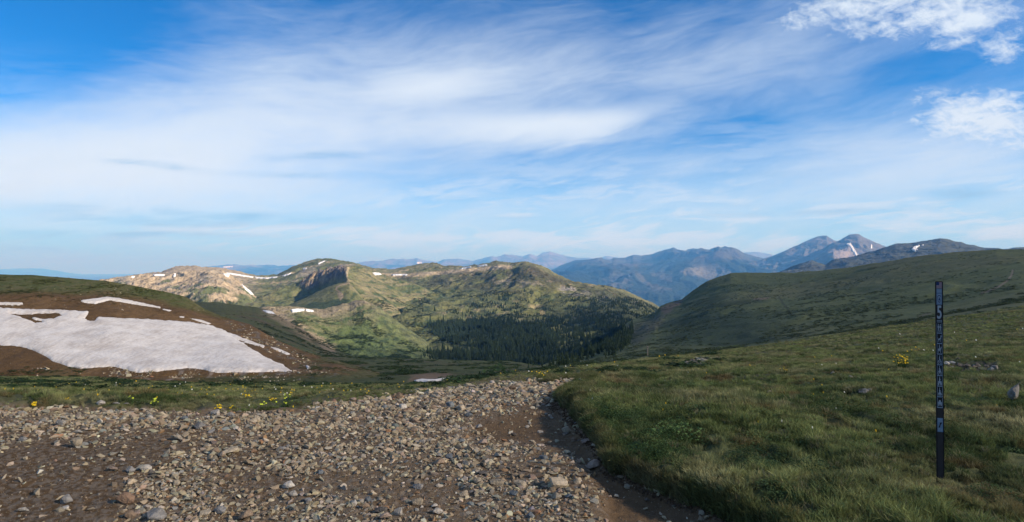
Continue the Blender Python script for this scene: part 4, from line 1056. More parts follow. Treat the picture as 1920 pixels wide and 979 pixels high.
G1 = 'larger stones on the dirt road'
for (px, py, w, h, mt, lab) in [
    (142, 839, 24, 27, 'tan', 'upright squared tan block standing in the gravel at the left of the road'),
    (105, 834, 28, 10, 'tan', 'flat tan stone lying just left of the upright block'),
    (328, 828, 34, 15, 'tan', 'broad flat tan stone in the bare dirt behind the paired stones'),
    (304, 828, 16, 7, 'brown', 'low brown stone touching the broad flat tan stone'),
    (270, 884, 28, 15, 'pale', 'pale wedge shaped stone, right one of the stones in a row'),
    (242, 886, 20, 14, 'grey', 'grey squarish stone beside the pale wedge shaped stone'),
    (208, 885, 22, 12, 'pink', 'pinkish flat stone, left end of the row of three'),
    (68, 929, 26, 17, 'tan', 'leaning tan stone near the left edge of the road'),
    (122, 945, 30, 22, 'grey', 'rounded grey brown stone low on the left of the road'),
    (122, 957, 20, 11, 'pale', 'small pale stone in front of the rounded grey brown one'),
    (230, 947, 44, 28, 'rust', 'large rusty stained stone half buried at the lower left'),
    (240, 973, 26, 19, 'brown', 'brown tilted stone below the rusty stained stone'),
    (288, 976, 44, 26, 'grey', 'large faceted grey rock at the bottom edge of the road'),
    (383, 968, 26, 17, 'tan', 'blunt tan stone right of the large faceted grey rock'),
    (410, 964, 32, 17, 'grey', 'long grey stone at the bottom, next to the blunt tan one'),
    (457, 976, 32, 25, 'brown', 'tall brownish stone at the bottom, end of the lower row'),
    (540, 916, 34, 16, 'pale', 'flat pale slab in the gravel below the middle of the road'),
    (548, 931, 28, 12, 'pale', 'flat pale stone just below the flat pale slab'),
    (328, 911, 22, 15, 'tan', 'pointed tan stone alone between two dirt patches'),
    (38, 963, 26, 13, 'pale', 'pale lens shaped stone in the lower left corner'),
    (423, 853, 46, 15, 'tan', 'long low tan slab set in the gravel'),
    (143, 815, 20, 11, 'pale', 'pale stone behind the upright squared block'),
    (405, 779, 30, 15, 'pale', 'whitish stone on the rim of the road below yellow flowers'),
    (430, 783, 20, 13, 'grey', 'dull grey stone on the road rim right of the whitish one'),
    (280, 788, 14, 12, 'pale', 'pale triangular stone near the grass at the left'),
    (290, 797, 16, 11, 'pink', 'rounded pinkish stone below the pale triangular one'),
    (578, 768, 12, 9, 'pale', 'light stone where the grass steps back from the road'),
    (594, 769, 18, 9, 'pale', 'light flat stone at the left end of the bare dirt shoulder'),
    (748, 747, 15, 15, 'brown', 'round brown stone sitting on the grass edge of the road'),
    (797, 767, 16, 11, 'dark', 'dark stone, left one of a dark pair in the upper road'),
    (812, 768, 16, 11, 'brown', 'brown stone touching the dark stone in the upper road'),
    (1062, 813, 20, 18, 'tan', 'bright tan block beside the grassy bank'),
    (1093, 814, 17, 12, 'brown', 'brown stone right of the bright tan block'),
    (1076, 828, 14, 9, 'brown', 'small brown stone left of the pink tipped stone'),
    (1098, 833, 23, 15, 'pink', 'angular pink tipped stone against the grassy bank'),
    (1112, 880, 36, 22, 'pink', 'smooth rounded pinkish boulder at the foot of the grassy bank'),
    (1134, 868, 16, 12, 'grey', 'small angular grey stone behind the pinkish boulder'),
    (1047, 917, 52, 32, 'tan', 'biggest lumpy tan rock in the rubble of the road'),
    (1050, 931, 22, 18, 'pink', 'orange pink stone wedged under the biggest lumpy rock'),
    (1042, 884, 20, 12, 'tan', 'light stone on the rubble behind the biggest lumpy rock'),
    (1066, 935, 18, 12, 'blue', 'blue grey chip right below the biggest lumpy rock'),
    (1085, 908, 22, 14, 'tan', 'tan stone right of the biggest lumpy rock'),
    (782, 948, 26, 20, 'tan', 'angular tan stone with a steep face near the bottom middle'),
    (818, 965, 28, 14, 'pale', 'pale flat stone right of the steep faced tan stone'),
    (845, 861, 22, 14, 'blue', 'dark blue grey stone alone on the edge of the bare dirt'),
    (932, 911, 34, 16, 'tan', 'long tan stone in the rubble left of the biggest rock'),
    (872, 931, 28, 12, 'tan', 'low tan stone in front of the dirt with a grey neighbour'),
    (967, 930, 34, 10, 'blue', 'thin blue grey slab lying flat in the rubble'),
    (977, 914, 34, 14, 'tan', 'tilted tan slab above the thin blue grey slab'),
    (690, 941, 18, 12, 'blue', 'small blue grey stone in the lower middle of the road'),
    (852, 834, 22, 14, 'tan', 'tan stone where the gravel meets the smooth rut'),
    (998, 833, 18, 10, 'tan', 'light stone in the smooth rut, alone'),
    (838, 908, 18, 9, 'rust', 'rusty red stone in the dirt of the lower road'),
    (722, 977, 28, 19, 'pink', 'pinkish stone cut by the bottom edge of the picture'),
    (995, 972, 22, 14, 'blue', 'blue grey stone low in the rut near the bottom'),
    (905, 890, 24, 9, 'dark', 'dark flat stone left of the rubble pile'),
    (1000, 850, 20, 12, 'brown', 'brown stone at the top of the rubble pile'),
    (1020, 862, 22, 10, 'blue', 'dark blue slab at the right top of the rubble pile'),
]:
    put_stone(px, py, w, h, mt, lab, G1)
LABS = dict(tan='weathered tan stone lying loose in the road gravel', pale='pale whitish stone lying loose in the road gravel', grey='dull grey stone lying loose in the road gravel', blue='dark blue grey stone lying loose in the road gravel',
            brown='brown stone lying loose in the road gravel', pink='pinkish stone lying loose in the road gravel', rust='rusty stone lying loose in the road gravel', dark='nearly black stone lying loose in the road gravel')
P, lerp = sample_layer(L_G0, 230, vis * inroad * (qsd < -4) * (qx > 0) * (qx < 1350) * (qy < 975) * (.12 + dens) / np.maximum(qd, 3.5) ** 1.9)
ppx, ppy = to_px(P)
for a, b in zip(ppx, ppy):
    k = random.choices(list(SMAT), [30, 14, 16, 10, 18, 9, 3, 5])[0]
    w = min(26, 9 + random.expovariate(1 / 5.0)); w *= np.interp(b, [715, 770, 860, 979], [.6, .85, 1, 1.15])
    put_stone(a, b, w, w * random.uniform(.4, .75), k, LABS[k], 'loose %s stones on the dirt road' % k)
# stones in the right meadow
put_stone(1906, 752, 29, 42, 'grey', 'upright pale grey boulder in the grass right of the marker post', None, rz=.4, shape=3, depthk=.8, sink=.12)
put_stone(1886, 748, 18, 12, 'dark', 'dark low stone left of the upright grey boulder', None)
G2 = 'dark stones in the hollow behind the post'
for i in range(34):
    a = random.uniform(1782, 1872); b = 690 + random.gauss(0, 4.5) + (a - 1830) * .05
    w = random.uniform(8, 17)
    put_stone(a, b, w, w * random.uniform(.5, .8), random.choice(['grey', 'dark', 'dark', 'blue']), 'broken grey stone in the bare hollow behind the marker post', G2)
put_stone(1777, 684, 12, 9, 'pale', 'pale round stone at the left end of the bare hollow', G2)
G3 = 'flat stones showing through the meadow'
for (a, b, w, h) in [(1563, 702, 12, 7), (1578, 707, 16, 6), (1595, 709, 12, 6), (1612, 711, 18, 7), (1628, 710, 18, 8), (1645, 705, 16, 8), (1660, 718, 12, 5), (1620, 737, 26, 9), (1632, 733, 14, 7)]:
    put_stone(a, b, w, h, 'grey', 'flat grey stone showing through the meadow left of the post', G3)
put_stone(1446, 740, 14, 11, 'pink', 'lone pinkish stone in the meadow between road and post', None)
put_stone(187, 760, 18, 12, 'pale', 'pale stone in the grass behind the left gravel edge', None)
put_stone(216, 759, 14, 6, 'grey', 'low grey stone in the grass right of the pale one', None)
put_stone(236, 760, 14, 6, 'grey', 'low grey stone in the grass, right end of three', None)
# rubble under the snow, on the rocky rim and on the gravel strip
P, _ = sample_layer(L_L, 1500, ((L_L.PY > 690) * (L_L.PX > 60) * sstep(640, 480, L_L.PX))[:-1, :-1] * np.clip(fbm(L_L.X / 5, L_L.Y / 5, 3, 310)[:-1, :-1], 0, 1))
P2, _ = sample_layer(L_L, 1500, (poly_sd(L_L.PX, L_L.PY, [(420, 602), (470, 612), (540, 650), (600, 684), (560, 690), (520, 670), (440, 625)]) > 0)[:-1, :-1] * 1.0)
P3, _ = sample_layer(L_G0, 1600, (GRAVELSTRIP > .5)[:-1, :-1] * 1.0)
P = np.concatenate([P, P2, P3]); n = len(P)
Ph, _ = sample_layer(L_L, 1400, (.15 + sstep(0, .4, fbm(L_L.X / 7, L_L.Y / 9, 4, 312)))[:-1, :-1] * (L_L.PY > 540)[:-1, :-1] * (L_L.PX < 640)[:-1, :-1])
P = np.concatenate([P, Ph]); n = len(P)
size = np.exp(RNG.normal(0, .5, n)) * np.where(np.arange(n) < 3000, .28, np.where(np.arange(n) < 4600, .10, .20))
scatter('rubble', P, RNG.normal(0, .5, (n, 3)) + np.array([0, 0, 1]) * RNG.uniform(0, 6, (n, 1)), size[:, None] * RNG.uniform(.7, 1.3, (n, 3)), RNG.integers(0, 12, n), pick_tint(n) * .9, GRAV)


# ------------------------------------------------------------------ grass
def tuft_mesh(name, seed, nb=26, h=.13, spread=.055, wid=.0042, lean=.5):
    r = random.Random(seed); V, T, C = [], [], []
    for _ in range(nb):
        a = r.uniform(0, 6.283); rr = spread * math.sqrt(r.random()); bx, by = rr * math.cos(a), rr * math.sin(a)
        hh = h * r.uniform(.55, 1.15); l = lean * r.uniform(.2, 1.2) * hh; da = a + r.gauss(0, .6)
        dx, dy = math.cos(da), math.sin(da); wa = r.uniform(0, 3.1416); wx, wy = math.cos(wa) * wid, math.sin(wa) * wid
        k = len(V); mx, my, mz = bx + dx * l * .3, by + dy * l * .3, hh * .6
        V += [(bx - wx, by - wy, -.02), (bx + wx, by + wy, -.02), (mx - wx * .8, my - wy * .8, mz), (mx + wx * .8, my + wy * .8, mz), (bx + dx * l, by + dy * l, hh)]
        T += [(k, k + 1, k + 3), (k, k + 3, k + 2), (k + 2, k + 3, k + 4)]
        g = r.uniform(.75, 1.25); C += [(.62 * g,) * 3] * 2 + [(1.0 * g,) * 3] * 2 + [(1.2 * g, 1.12 * g, .95 * g)]
    me = mesh_np(name, V, tris=T, smooth=False); set_col(me, np.array(C), 'blade')
    return me


def grass_mat():
    m, t, p = new_mat('grass_blade')
    c = mixc(t, 1.0, attr(t, 'tint', 'INSTANCER').outputs['Color'], attr(t, 'blade').outputs['Color'], 'MULTIPLY')
    t.links.new(c, p.inputs['Base Color']); p.inputs['Roughness'].default_value = .75
    tr = t.nodes.new('ShaderNodeBsdfTranslucent'); mx = t.nodes.new('ShaderNodeMixShader'); mx.inputs[0].default_value = .3
    t.links.new(c, tr.inputs['Color']); t.links.new(p.outputs[0], mx.inputs[1]); t.links.new(tr.outputs[0], mx.inputs[2])
    t.links.new(mx.outputs[0], t.nodes['Material Output'].inputs['Surface'])
    return m


GM = grass_mat()
tm = [tuft_mesh(f'grass_tuft_{i}', 700 + i, 26, .12 + .015 * i, .06, .0034 + .0004 * (i % 3), .55) for i in range(6)]
for m_ in tm: m_.materials.append(GM)
TUFTS = template_collection('grass_tufts', tm)
ingrass = (qsd > -.5) & (qx > -220) & (qx < 2140) & (qd > 2.4)
clump = (.12 + sstep(-.25, .25, fbm(qX / .9, qd / 1.1, 4, 320)) + .5 * sstep(0, .4, fbm(qX / .3, qd / .3, 3, 321))) * (.12 + .88 * sstep(-.28, .02, fbm(qX / .42, qd / .6, 4, 326)))
nohole = 1 - .97 * sstep(-10, 6, poly_sd(qx, qy, [(1778, 680), (1810, 679), (1850, 676), (1880, 684), (1878, 702), (1840, 706), (1800, 698)]))
nohole = nohole * (1 - GRAVELSTRIP[:-1, :-1])
P, lerp = sample_layer(L_G0, 300000, ingrass * clump * nohole / np.maximum(qd, 3.2) ** 1.45)
n = len(P); d = P[:, 1]; x_, y_ = P[:, 0], P[:, 1]
tall = sstep(-.2, .35, fbm(x_ / 2.4, y_ / 3.2, 4, 322)); dryv = sstep(-.25, .35, fbm(x_ / 1.7, y_ / 2.6, 4, 323) + .25 * fbm(x_ / 8, y_ / 8, 3, 324)); ppx, ppy = to_px(P)
dark = sstep(.05, .3, fbm(x_ / 1.4, y_ / 2.4, 4, 325)) * .8
shrubz = sstep(-10, 40, poly_sd(ppx, ppy, [(1060, 740), (1140, 760), (1290, 790), (1330, 830), (1290, 880), (1170, 890), (1110, 800)])) * .8
tint = np.tile(C_(.148, .168, .060), (n, 1)) * (1 + .006 * d.clip(0, 40))[:, None]
tint = lay(tint, dryv * .9, C_(.245, .220, .112)); tint = lay(tint, np.maximum(dark, shrubz * .8), C_(.056, .082, .030))
mot = fbm(x_ / .28, y_ / .38, 4, 327)[:, None] + .6 * fbm(x_ / 1.1, y_ / 1.5, 4, 328)[:, None]
tint = tint * (1.10 + 1.15 * mot).clip(.32, 2.1) * np.where(mot > 0, 1, np.array([.92, 1.02, .95]))
rusty = sstep(.22, .36, fbm(x_ / .9, y_ / 1.2, 4, 329)) * .6
tint = lay(tint, rusty, C_(.20, .125, .06))
tint = tint * (1 + .20 * RNG.standard_normal((n, 1))).clip(.4, 1.7)
straw = RNG.random(n) < .07; tint[straw] = C_(.27, .235, .13) * RNG.uniform(.7, 1.1, (straw.sum(), 1))
edge = np.clip(lerp(G0_sd) / 26, .55, 1)
npost = 1 - .5 * np.exp(-((x_ - 3.05) ** 2 + (y_ - 4.2) ** 2) / .25)
s = (.23 + .18 * tall + .15 * RNG.random(n)) * npost * (1 + .018 * d) * edge * np.where(d > 30, .75, 1)
s = np.where(ppx < 1000, s * .72, s)
scl = np.stack([s * 1.5, s * 1.5, s * RNG.uniform(.6, 1.1, n)], 1)
scatter('grass', P, np.stack([RNG.normal(0, .18, n), RNG.normal(.08, .18, n), RNG.uniform(0, 6.28, n)], 1), scl, RNG.integers(0, 6, n), tint, TUFTS)


# ragged turf along the road edge, with crumbs of soil below it
P, lerp = sample_layer(L_G0, 12000, vis * (qx > 1010) * (qsd > -3) * (qsd < 24) * (qd < 16) / np.maximum(qd, 3.2) ** 1.2)
n = len(P); d = P[:, 1]
tint = np.tile(C_(.105, .122, .046), (n, 1)); tint = lay(tint, sstep(-.2, .3, fbm(P[:, 0] / .4, d / .4, 3, 360)) * .8, C_(.185, .165, .085)) * (1 + .25 * RNG.standard_normal((n, 1))).clip(.4, 1.7)
s = RNG.uniform(.20, .44, n) * (1 + .02 * d)
scatter('grass', P, np.stack([RNG.normal(.1, .3, n), RNG.normal(0, .3, n), RNG.uniform(0, 6.28, n)], 1), np.stack([s * 1.5, s * 1.5, s], 1), RNG.integers(0, 6, n), tint, TUFTS)
P, lerp = sample_layer(L_G0, 3500, vis * (qsd > -22) * (qsd < 5) * (qd < 12) * (qx > 1000) / np.maximum(qd, 3.2) ** 1.2)
n = len(P); size = np.exp(RNG.normal(0, .5, n)) * .022
scatter('soil_crumbs', P, RNG.uniform(0, 6.28, (n, 3)), size[:, None] * RNG.uniform(.7, 1.3, (n, 3)), RNG.integers(0, 12, n), np.tile(C_(.085, .055, .034), (n, 1)) * RNG.uniform(.6, 1.4, (n, 1)), GRAV, kind='stuff')


# ------------------------------------------------------------------ low willow scrub
def clump_mesh(name, seed, n=130):
    """low rounded bush: many small leaf faces through a flattened dome"""
    r = random.Random(seed); V, T, C = [], [], []
    for _ in range(n):
        a = r.uniform(0, 6.283); u = r.random(); rad = .5 * math.sqrt(u) * (1 + .2 * math.sin(3 * a + seed)); z = .5 * (1 - u) ** .5 * r.uniform(.25, 1.0)
        c = Vector((rad * math.cos(a), rad * math.sin(a), z)); s = r.uniform(.05, .11)
        e1 = Vector((r.gauss(0, 1), r.gauss(0, 1), r.gauss(0, .6))).normalized() * s
        e2 = Vector((r.gauss(0, 1), r.gauss(0, 1), r.gauss(0, .6))).normalized() * s
        k = len(V); V += [tuple(c - e1), tuple(c + e2), tuple(c + e1 - e2 * .3)]; T.append((k, k + 1, k + 2)); g = r.uniform(.7, 1.35); C += [(g, g, g)] * 3
    me = mesh_np(name, V, tris=T, smooth=False); set_col(me, np.array(C), 'blade')
    return me


fm = []
for i in range(4):
    r_ = random.Random(80 + i); V, T, Cc = [], [], []
    for _ in range(260):
        a, u = r_.uniform(0, 6.283), r_.random(); rad = .5 * math.sqrt(u); c = Vector((rad * math.cos(a), rad * math.sin(a), .42 * math.sqrt(1 - u) * r_.uniform(.2, 1)))
        e1 = Vector((r_.gauss(0, 1), r_.gauss(0, 1), r_.gauss(.3, .5))).normalized() * r_.uniform(.03, .065); e2 = e1.orthogonal().normalized() * .016
        k = len(V); V += [tuple(c - e2), tuple(c + e2), tuple(c + e1)]; T.append((k, k + 1, k + 2)); g_ = r_.uniform(.6, 1.4); Cc += [(g_ * .8,) * 3] * 2 + [(g_ * 1.2,) * 3]
    m_ = mesh_np(f'herb_clump_{i}', V, tris=T, smooth=False); set_col(m_, np.array(Cc), 'blade'); m_.materials.append(GM); fm.append(m_)
HERBS = template_collection('herb_clumps', fm)
cm = [clump_mesh(f'willow_clump_{i}', 40 + i) for i in range(5)]
for m_ in cm: m_.materials.append(GM)
CLUMPS_C = template_collection('willow_clumps', cm)


def scrub(name, L, n, mask, size, col, flat=.6, wpow=0.0, coll=None):
    P, _ = sample_layer(L, n, mask[:-1, :-1] / L.Y[:-1, :-1] ** wpow)
    s = np.exp(RNG.normal(0, .35, n)) * size
    tint = np.asarray(col) * (1 + .22 * RNG.standard_normal((n, 1))).clip(.4, 1.8)
    scatter(name, P, np.stack([RNG.normal(0, .1, n), RNG.normal(0, .1, n), RNG.uniform(0, 6.28, n)], 1), np.stack([s * RNG.uniform(1, 1.7, n), s, s * flat], 1), RNG.integers(0, 4, n), tint, coll or CLUMPS_C)


x, y, px, py = L_I.X, L_I.Y, L_I.PX, L_I.PY
front = lambda L: (np.arange(L.X.shape[0]) < L.front)[:, None] * np.ones(L.X.shape)
m1 = sstep(-.15, .4, fbm(x / 60, y / 80, 5, 330) + .7 * fbm(x / 15, y / 20, 4, 331)) * front(L_I) * (.25 + sstep(500, 560, py)) * (y > 130) * sstep(-60, 20, -poly_sd(px, py, [(1170, 640), (1230, 586), (1285, 560), (1215, 640)]))
scrub('low_shrubs', L_I, 12000, m1, 1.5, (.050, .068, .030), .5, 1.0)
x, y, px, py = L_M.X, L_M.Y, L_M.PX, L_M.PY
scrub('low_shrubs', L_M, 2600, sstep(.0, .25, fbm(x / 26, y / 50, 5, 332)) * front(L_M) * sstep(585, 620, py), 1.7, (.032, .050, .020), .5, .8)
x, y, px, py = L_W.X, L_W.Y, L_W.PX, L_W.PY
scrub('low_shrubs', L_W, 3200, sstep(.0, .25, fbm(x / 14, y / 34, 5, 333)) * front(L_W) * sstep(716, 700, py), 1.1, (.032, .052, .019), .5, .8)
x, y, px, py = L_G0.X, L_G0.Y, L_G0.PX, L_G0.PY
mm = (px < 1350) * (px > -200) * (y > 14) * (G0_sd > 3) * sstep(.12, .3, fbm(x / 2.5, y / 7, 4, 334)) * np.where(px < 900, sstep(752, 742, py), sstep(712, 700, py)) * (y < 90)
scrub('low_shrubs', L_G0, 1500, mm, .50, (.026, .048, .016), .42, .6)
mm = (G0_sd > 4) * sstep(-6, 20, poly_sd(px, py, [(1075, 745), (1150, 765), (1300, 792), (1325, 830), (1285, 868), (1180, 880), (1115, 800)]) + 30 * fbm(x / .5, y / .5, 3, 335)) * np.clip(fbm(x / .35, y / .35, 3, 336) + .2, 0, 1)
scrub('meadow_herbs', L_G0, 900, mm, .17, (.070, .115, .036), .8, 0.0, HERBS)
mm = (G0_sd > 3) * (px > 1000) * (px < 2000) * (y < 26) * (y > 3.2) * sstep(.1, .35, fbm(x / .8, y / 1.0, 4, 346)) / np.maximum(y, 3) ** 1.2
scrub('meadow_herbs', L_G0, 1500, mm, .17, (.075, .115, .04), .7, 0.0, HERBS)
x, y, px, py = L_L.X, L_L.Y, L_L.PX, L_L.PY
ml = front(L_L) * (py > 515) * (px > -60) * (px < 700) * (.10 + sstep(-.05, .35, fbm(x / 6, y / 9, 5, 350)))
scrub('dry_tufts', L_L, 9000, ml * sstep(540, 556, py), .34, (.120, .090, .045), .5, 0.0, HERBS)
scrub('low_shrubs', L_L, 1800, front(L_L) * (px > -60) * (px < 420) * sstep(575, 545, py) * (.1 + sstep(0, .3, fbm(x / 5, y / 9, 4, 351))), .36, (.080, .092, .034), .4)
scrub('low_shrubs', L_L, 1500, front(L_L) * sstep(.05, .3, fbm(x / 5, y / 7, 4, 352)) * (((py > 670) & (px < 160)) | ((px > 560) & (py > 655))), .40, (.052, .070, .024), .5)
x, y, px, py = L_J.X, L_J.Y, L_J.PX, L_J.PY
mj = sstep(.02, .3, fbm(x / 90, y / 130, 5, 337)) * front(L_J) * sstep(515, 545, py) * (px > 640) * (py < 680) * (px < 1240)
scrub('low_shrubs', L_J, 9000, mj, 4.6, (.026, .042, .019), .6, .5)
x, y, px, py = L_R.X, L_R.Y, L_R.PX, L_R.PY
cr = np.interp(L_R.px, *zip(*crestR))[None]
scrub('low_shrubs', L_R, 5000, sstep(.0, .3, fbm(x / 50, y / 90, 5, 338)) * front(L_R) * sstep(14, 40, py - cr), 3.2, (.034, .055, .021), .55, .4)
x, y, px, py = L_K.X, L_K.Y, L_K.PX, L_K.PY
scrub('low_shrubs', L_K, 3000, sstep(.02, .3, fbm(x / 60, y / 90, 5, 339)) * front(L_K) * sstep(548, 566, py) * (py < 600), 5.0, (.034, .052, .022), .55)


# ------------------------------------------------------------------ conifers
def conifer_mesh(name, seed, tiers=9, width=.17):
    r = random.Random(seed); bm = bmesh.new()
    seg = 5; v0 = [bm.verts.new((.018 * math.cos(6.283 * i / seg), .018 * math.sin(6.283 * i / seg), -.04)) for i in range(seg)]; tip = bm.verts.new((0, 0, .9))
    for i in range(seg): f = bm.faces.new((v0[i], v0[(i + 1) % seg], tip)); f.material_index = 1
    for k in range(tiers):
        z = .07 + .88 * k / tiers; R_ = width * (1 - k / (tiers + .3)) ** .85 * r.uniform(.85, 1.12); n = 9 if k < 6 else 6; off = r.uniform(0, 6.28)
        top = bm.verts.new((r.gauss(0, .006), r.gauss(0, .006), min(1.0, z + .20 * (1 - .4 * k / tiers))))
        ring = []
        for i in range(n * 2):
            a = off + math.pi * i / n; q = R_ * (r.uniform(.85, 1.2) if i % 2 == 0 else r.uniform(.35, .55))
            ring.append(bm.verts.new((q * math.cos(a), q * math.sin(a), z - (.035 if i % 2 == 0 else -.02) + r.gauss(0, .008))))
        for i in range(n * 2): bm.faces.new((ring[i], ring[(i + 1) % (2 * n)], top))
    me = bpy.data.meshes.new(name); bm.to_mesh(me); bm.free()
    return me


def conifer_mat():
    m, t, p = new_mat('conifer_needles')
    oi = t.nodes.new('ShaderNodeObjectInfo'); k = X(t, oi.outputs['Random'])
    tc = t.nodes.new('ShaderNodeTexCoord'); n = tnoise(t, tc.outputs['Object'], 14, 3)
    f = (k * .6 + n * .4)
    c = mixc(t, f, (.013, .025, .015), (.046, .068, .032))
    t.links.new(c, p.inputs['Base Color'])
    return m


CMAT, TRUNK = conifer_mat(), flat_mat('conifer_bark', (.06, .045, .035))
con = [conifer_mesh(f'conifer_{i}', 60 + i, 8 + i % 3, .15 + .02 * (i % 3)) for i in range(6)]
for m_ in con: m_.materials.append(CMAT); m_.materials.append(TRUNK)
CONS = template_collection('conifer_kinds', con)
x, y, px, py = L_J.X, L_J.Y, L_J.PX, L_J.PY
fr = front(L_J)
nz1 = fbm(x / 40, y / 60, 4, 341); nz2 = fbm(x / 90, y / 120, 4, 342)
PD = [(797, 609), (850, 603), (905, 603), (960, 606), (1005, 610), (1035, 622), (1050, 640), (1040, 664), (1000, 668), (940, 664), (895, 655), (862, 651), (835, 643), (812, 627)]
PE = [(780, 676), (800, 667), (860, 663), (940, 664), (1000, 668), (1040, 664), (1100, 650), (1130, 630), (1170, 614), (1175, 640), (1130, 656), (1090, 669), (1060, 686), (1000, 692), (900, 690), (800, 684)]
PS = [(985, 590), (1030, 568), (1100, 556), (1180, 560), (1234, 578), (1250, 600), (1170, 620), (1130, 640), (1050, 655), (1040, 625), (1005, 608)]
PB = [(840, 590), (900, 560), (985, 545), (1060, 556), (1030, 570), (985, 592), (960, 606), (900, 602)]
PC = [(780, 676), (790, 663), (850, 656), (1000, 672), (1000, 690), (780, 690)]
glade = sstep(-3, 8, poly_sd(px, py, [(850, 650), (880, 640), (905, 643), (890, 652), (862, 656)]))
dn = (np.maximum(sstep(-2, 3, poly_sd(px, py, PD)), sstep(-2, 3, poly_sd(px, py, PE))) * .8 * (.55 + .45 * sstep(-.3, .1, nz1)) * (1 - glade) + sstep(-2, 3, poly_sd(px, py, PS)) * .42 * sstep(-.25, .2, nz1 + .3 * nz2) + sstep(-2, 3, poly_sd(px, py, PB)) * .40 * sstep(.05, .22, nz1 + .4 * nz2))
dn = np.clip(dn, 0, 1.0) * fr
NT = 9500
P, _ = sample_layer(L_J, NT, dn[:-1, :-1])
h = np.exp(RNG.normal(0, .26, NT)) * 10.5
ppx, ppy = to_px(P)
h = np.where((ppx > 985) & (ppy < 600), h * .7, h); h = np.where((ppx < 1060) & (ppy < 600), h * .75, h)
# belt of dark trees at the foot of the right hill
x, y, px, py = L_I.X, L_I.Y, L_I.PX, L_I.PY
db = (sstep(-1, 3, poly_sd(px, py, [(960, 704), (1040, 690), (1080, 672), (1120, 655), (1158, 640), (1166, 622), (1190, 622), (1178, 650), (1150, 668), (1120, 672), (1060, 690), (1000, 700)]) + 8 * fbm(x / 30, y / 30, 3, 345)) * front(L_I))
Pb, _ = sample_layer(L_I, 650, db[:-1, :-1])
hb = np.exp(RNG.normal(0, .25, len(Pb))) * np.clip(Pb[:, 1] * .012, 4, 11)
P = np.concatenate([P, Pb]); h = np.concatenate([h, hb])
order = np.argsort(-h / P[:, 1])
# keep the largest in view as trees of their own
seen = [i for i in order if to_px(P[i:i + 1])[1][0] < 683 and to_px(P[i:i + 1])[1][0] > 596][:300]
rest = np.setdiff1d(np.arange(len(P)), seen)
for j, i in enumerate(seen):
    pxi = to_px(P[i:i + 1])[0][0]
    lab, gr = (('nearly black conifer in the shaded belt at the foot of the right hill', 'conifers at the foot of the right hill') if i >= NT else ('dark green conifer in the dense forest on the valley floor', 'conifers in the valley forest'))
    o = link('conifer_tree', con[j % 6], label=lab, cat='tree', group=gr, loc=P[i])
    o.scale = (h[i] * 1.25, h[i] * 1.25, h[i]); o.rotation_euler = (0, 0, random.uniform(0, 6.28))
Pr, hr = P[rest], h[rest]; n = len(rest)
scatter('forest', Pr, np.stack([np.zeros(n), np.zeros(n), RNG.uniform(0, 6.28, n)], 1), np.stack([hr * 1.25, hr * 1.25, hr], 1), RNG.integers(0, 6, n), np.ones((n, 3)), CONS)
for (a, b, hp, lab) in [(1031, 688, 17, 'lone dark conifer on the pale meadow below the right hill, left of a pair'), (1037, 686, 20, 'lone dark conifer on the pale meadow below the right hill, right of a pair'), (1164, 660, 12, 'single small conifer at the base of the purple scree')]:
    p = on(L_I, a, b); o = link('conifer_tree', con[a % 6], label=lab, cat='tree', loc=p); hh = hp * p[1] / F; o.scale = (hh * 1.2, hh * 1.2, hh)
for (a, b, hp, lab) in [(793, 585, 9, 'lone conifer on the sunlit basin, left of three'), (815, 584, 11, 'lone conifer on the sunlit basin, middle of three'), (838, 588, 8, 'lone conifer on the sunlit basin, right of three')]:
    p = on(L_J, a, b); o = link('conifer_tree', con[a % 6], label=lab, cat='tree', loc=p); hh = hp * p[1] / F; o.scale = (hh * 1.3, hh * 1.3, hh)


# ------------------------------------------------------------------ flowers
YEL, ORG, WHT, LIL = flat_mat('yellow_petal', (.78, .52, .02)), flat_mat('amber_disc', (.45, .20, .02)), flat_mat('white_petal', (.78, .78, .70)), flat_mat('lilac_petal', (.42, .34, .62))
LIME, STEM = flat_mat('lime_bract', (.52, .58, .05)), flat_mat('flower_stem', (.05, .085, .025))


def bloom_into(bm, c, s, tilt, n=8, mi=0, mj=1):
    up = Vector((math.sin(tilt[0]) * math.cos(tilt[1]), math.sin(tilt[0]) * math.sin(tilt[1]), math.cos(tilt[0])))
    a = up.orthogonal().normalized(); b = up.cross(a)
    for i in range(n):
        t = 6.283 * i / n; d = a * math.cos(t) + b * math.sin(t); e = up.cross(d)
        vs = [c + d * s * .12 - e * s * .07, c + d * s * .35 - e * s * .15 + up * s * .05, c + d * s * .52, c + d * s * .35 + e * s * .15 + up * s * .05, c + d * s * .12 + e * s * .07]
        bm.faces.new([bm.verts.new(v) for v in vs]).material_index = mi
    ring = [bm.verts.new(c + (a * math.cos(6.283 * i / 6) + b * math.sin(6.283 * i / 6)) * s * .15 + up * s * .02) for i in range(6)]
    top = bm.verts.new(c + up * s * .12)
    for i in range(6): bm.faces.new((ring[i], ring[(i + 1) % 6], top)).material_index = mj


def stem_into(bm, a, b, r=.0022):
    d = (b - a).normalized(); u = d.orthogonal().normalized() * r; v = d.cross(u)
    lo = [bm.verts.new(a + u), bm.verts.new(a - u * .5 + v), bm.verts.new(a - u * .5 - v)]; hi = [bm.verts.new(b + u), bm.verts.new(b - u * .5 + v), bm.verts.new(b - u * .5 - v)]
    for i in range(3): bm.faces.new((lo[i], lo[(i + 1) % 3], hi[(i + 1) % 3], hi[i]))


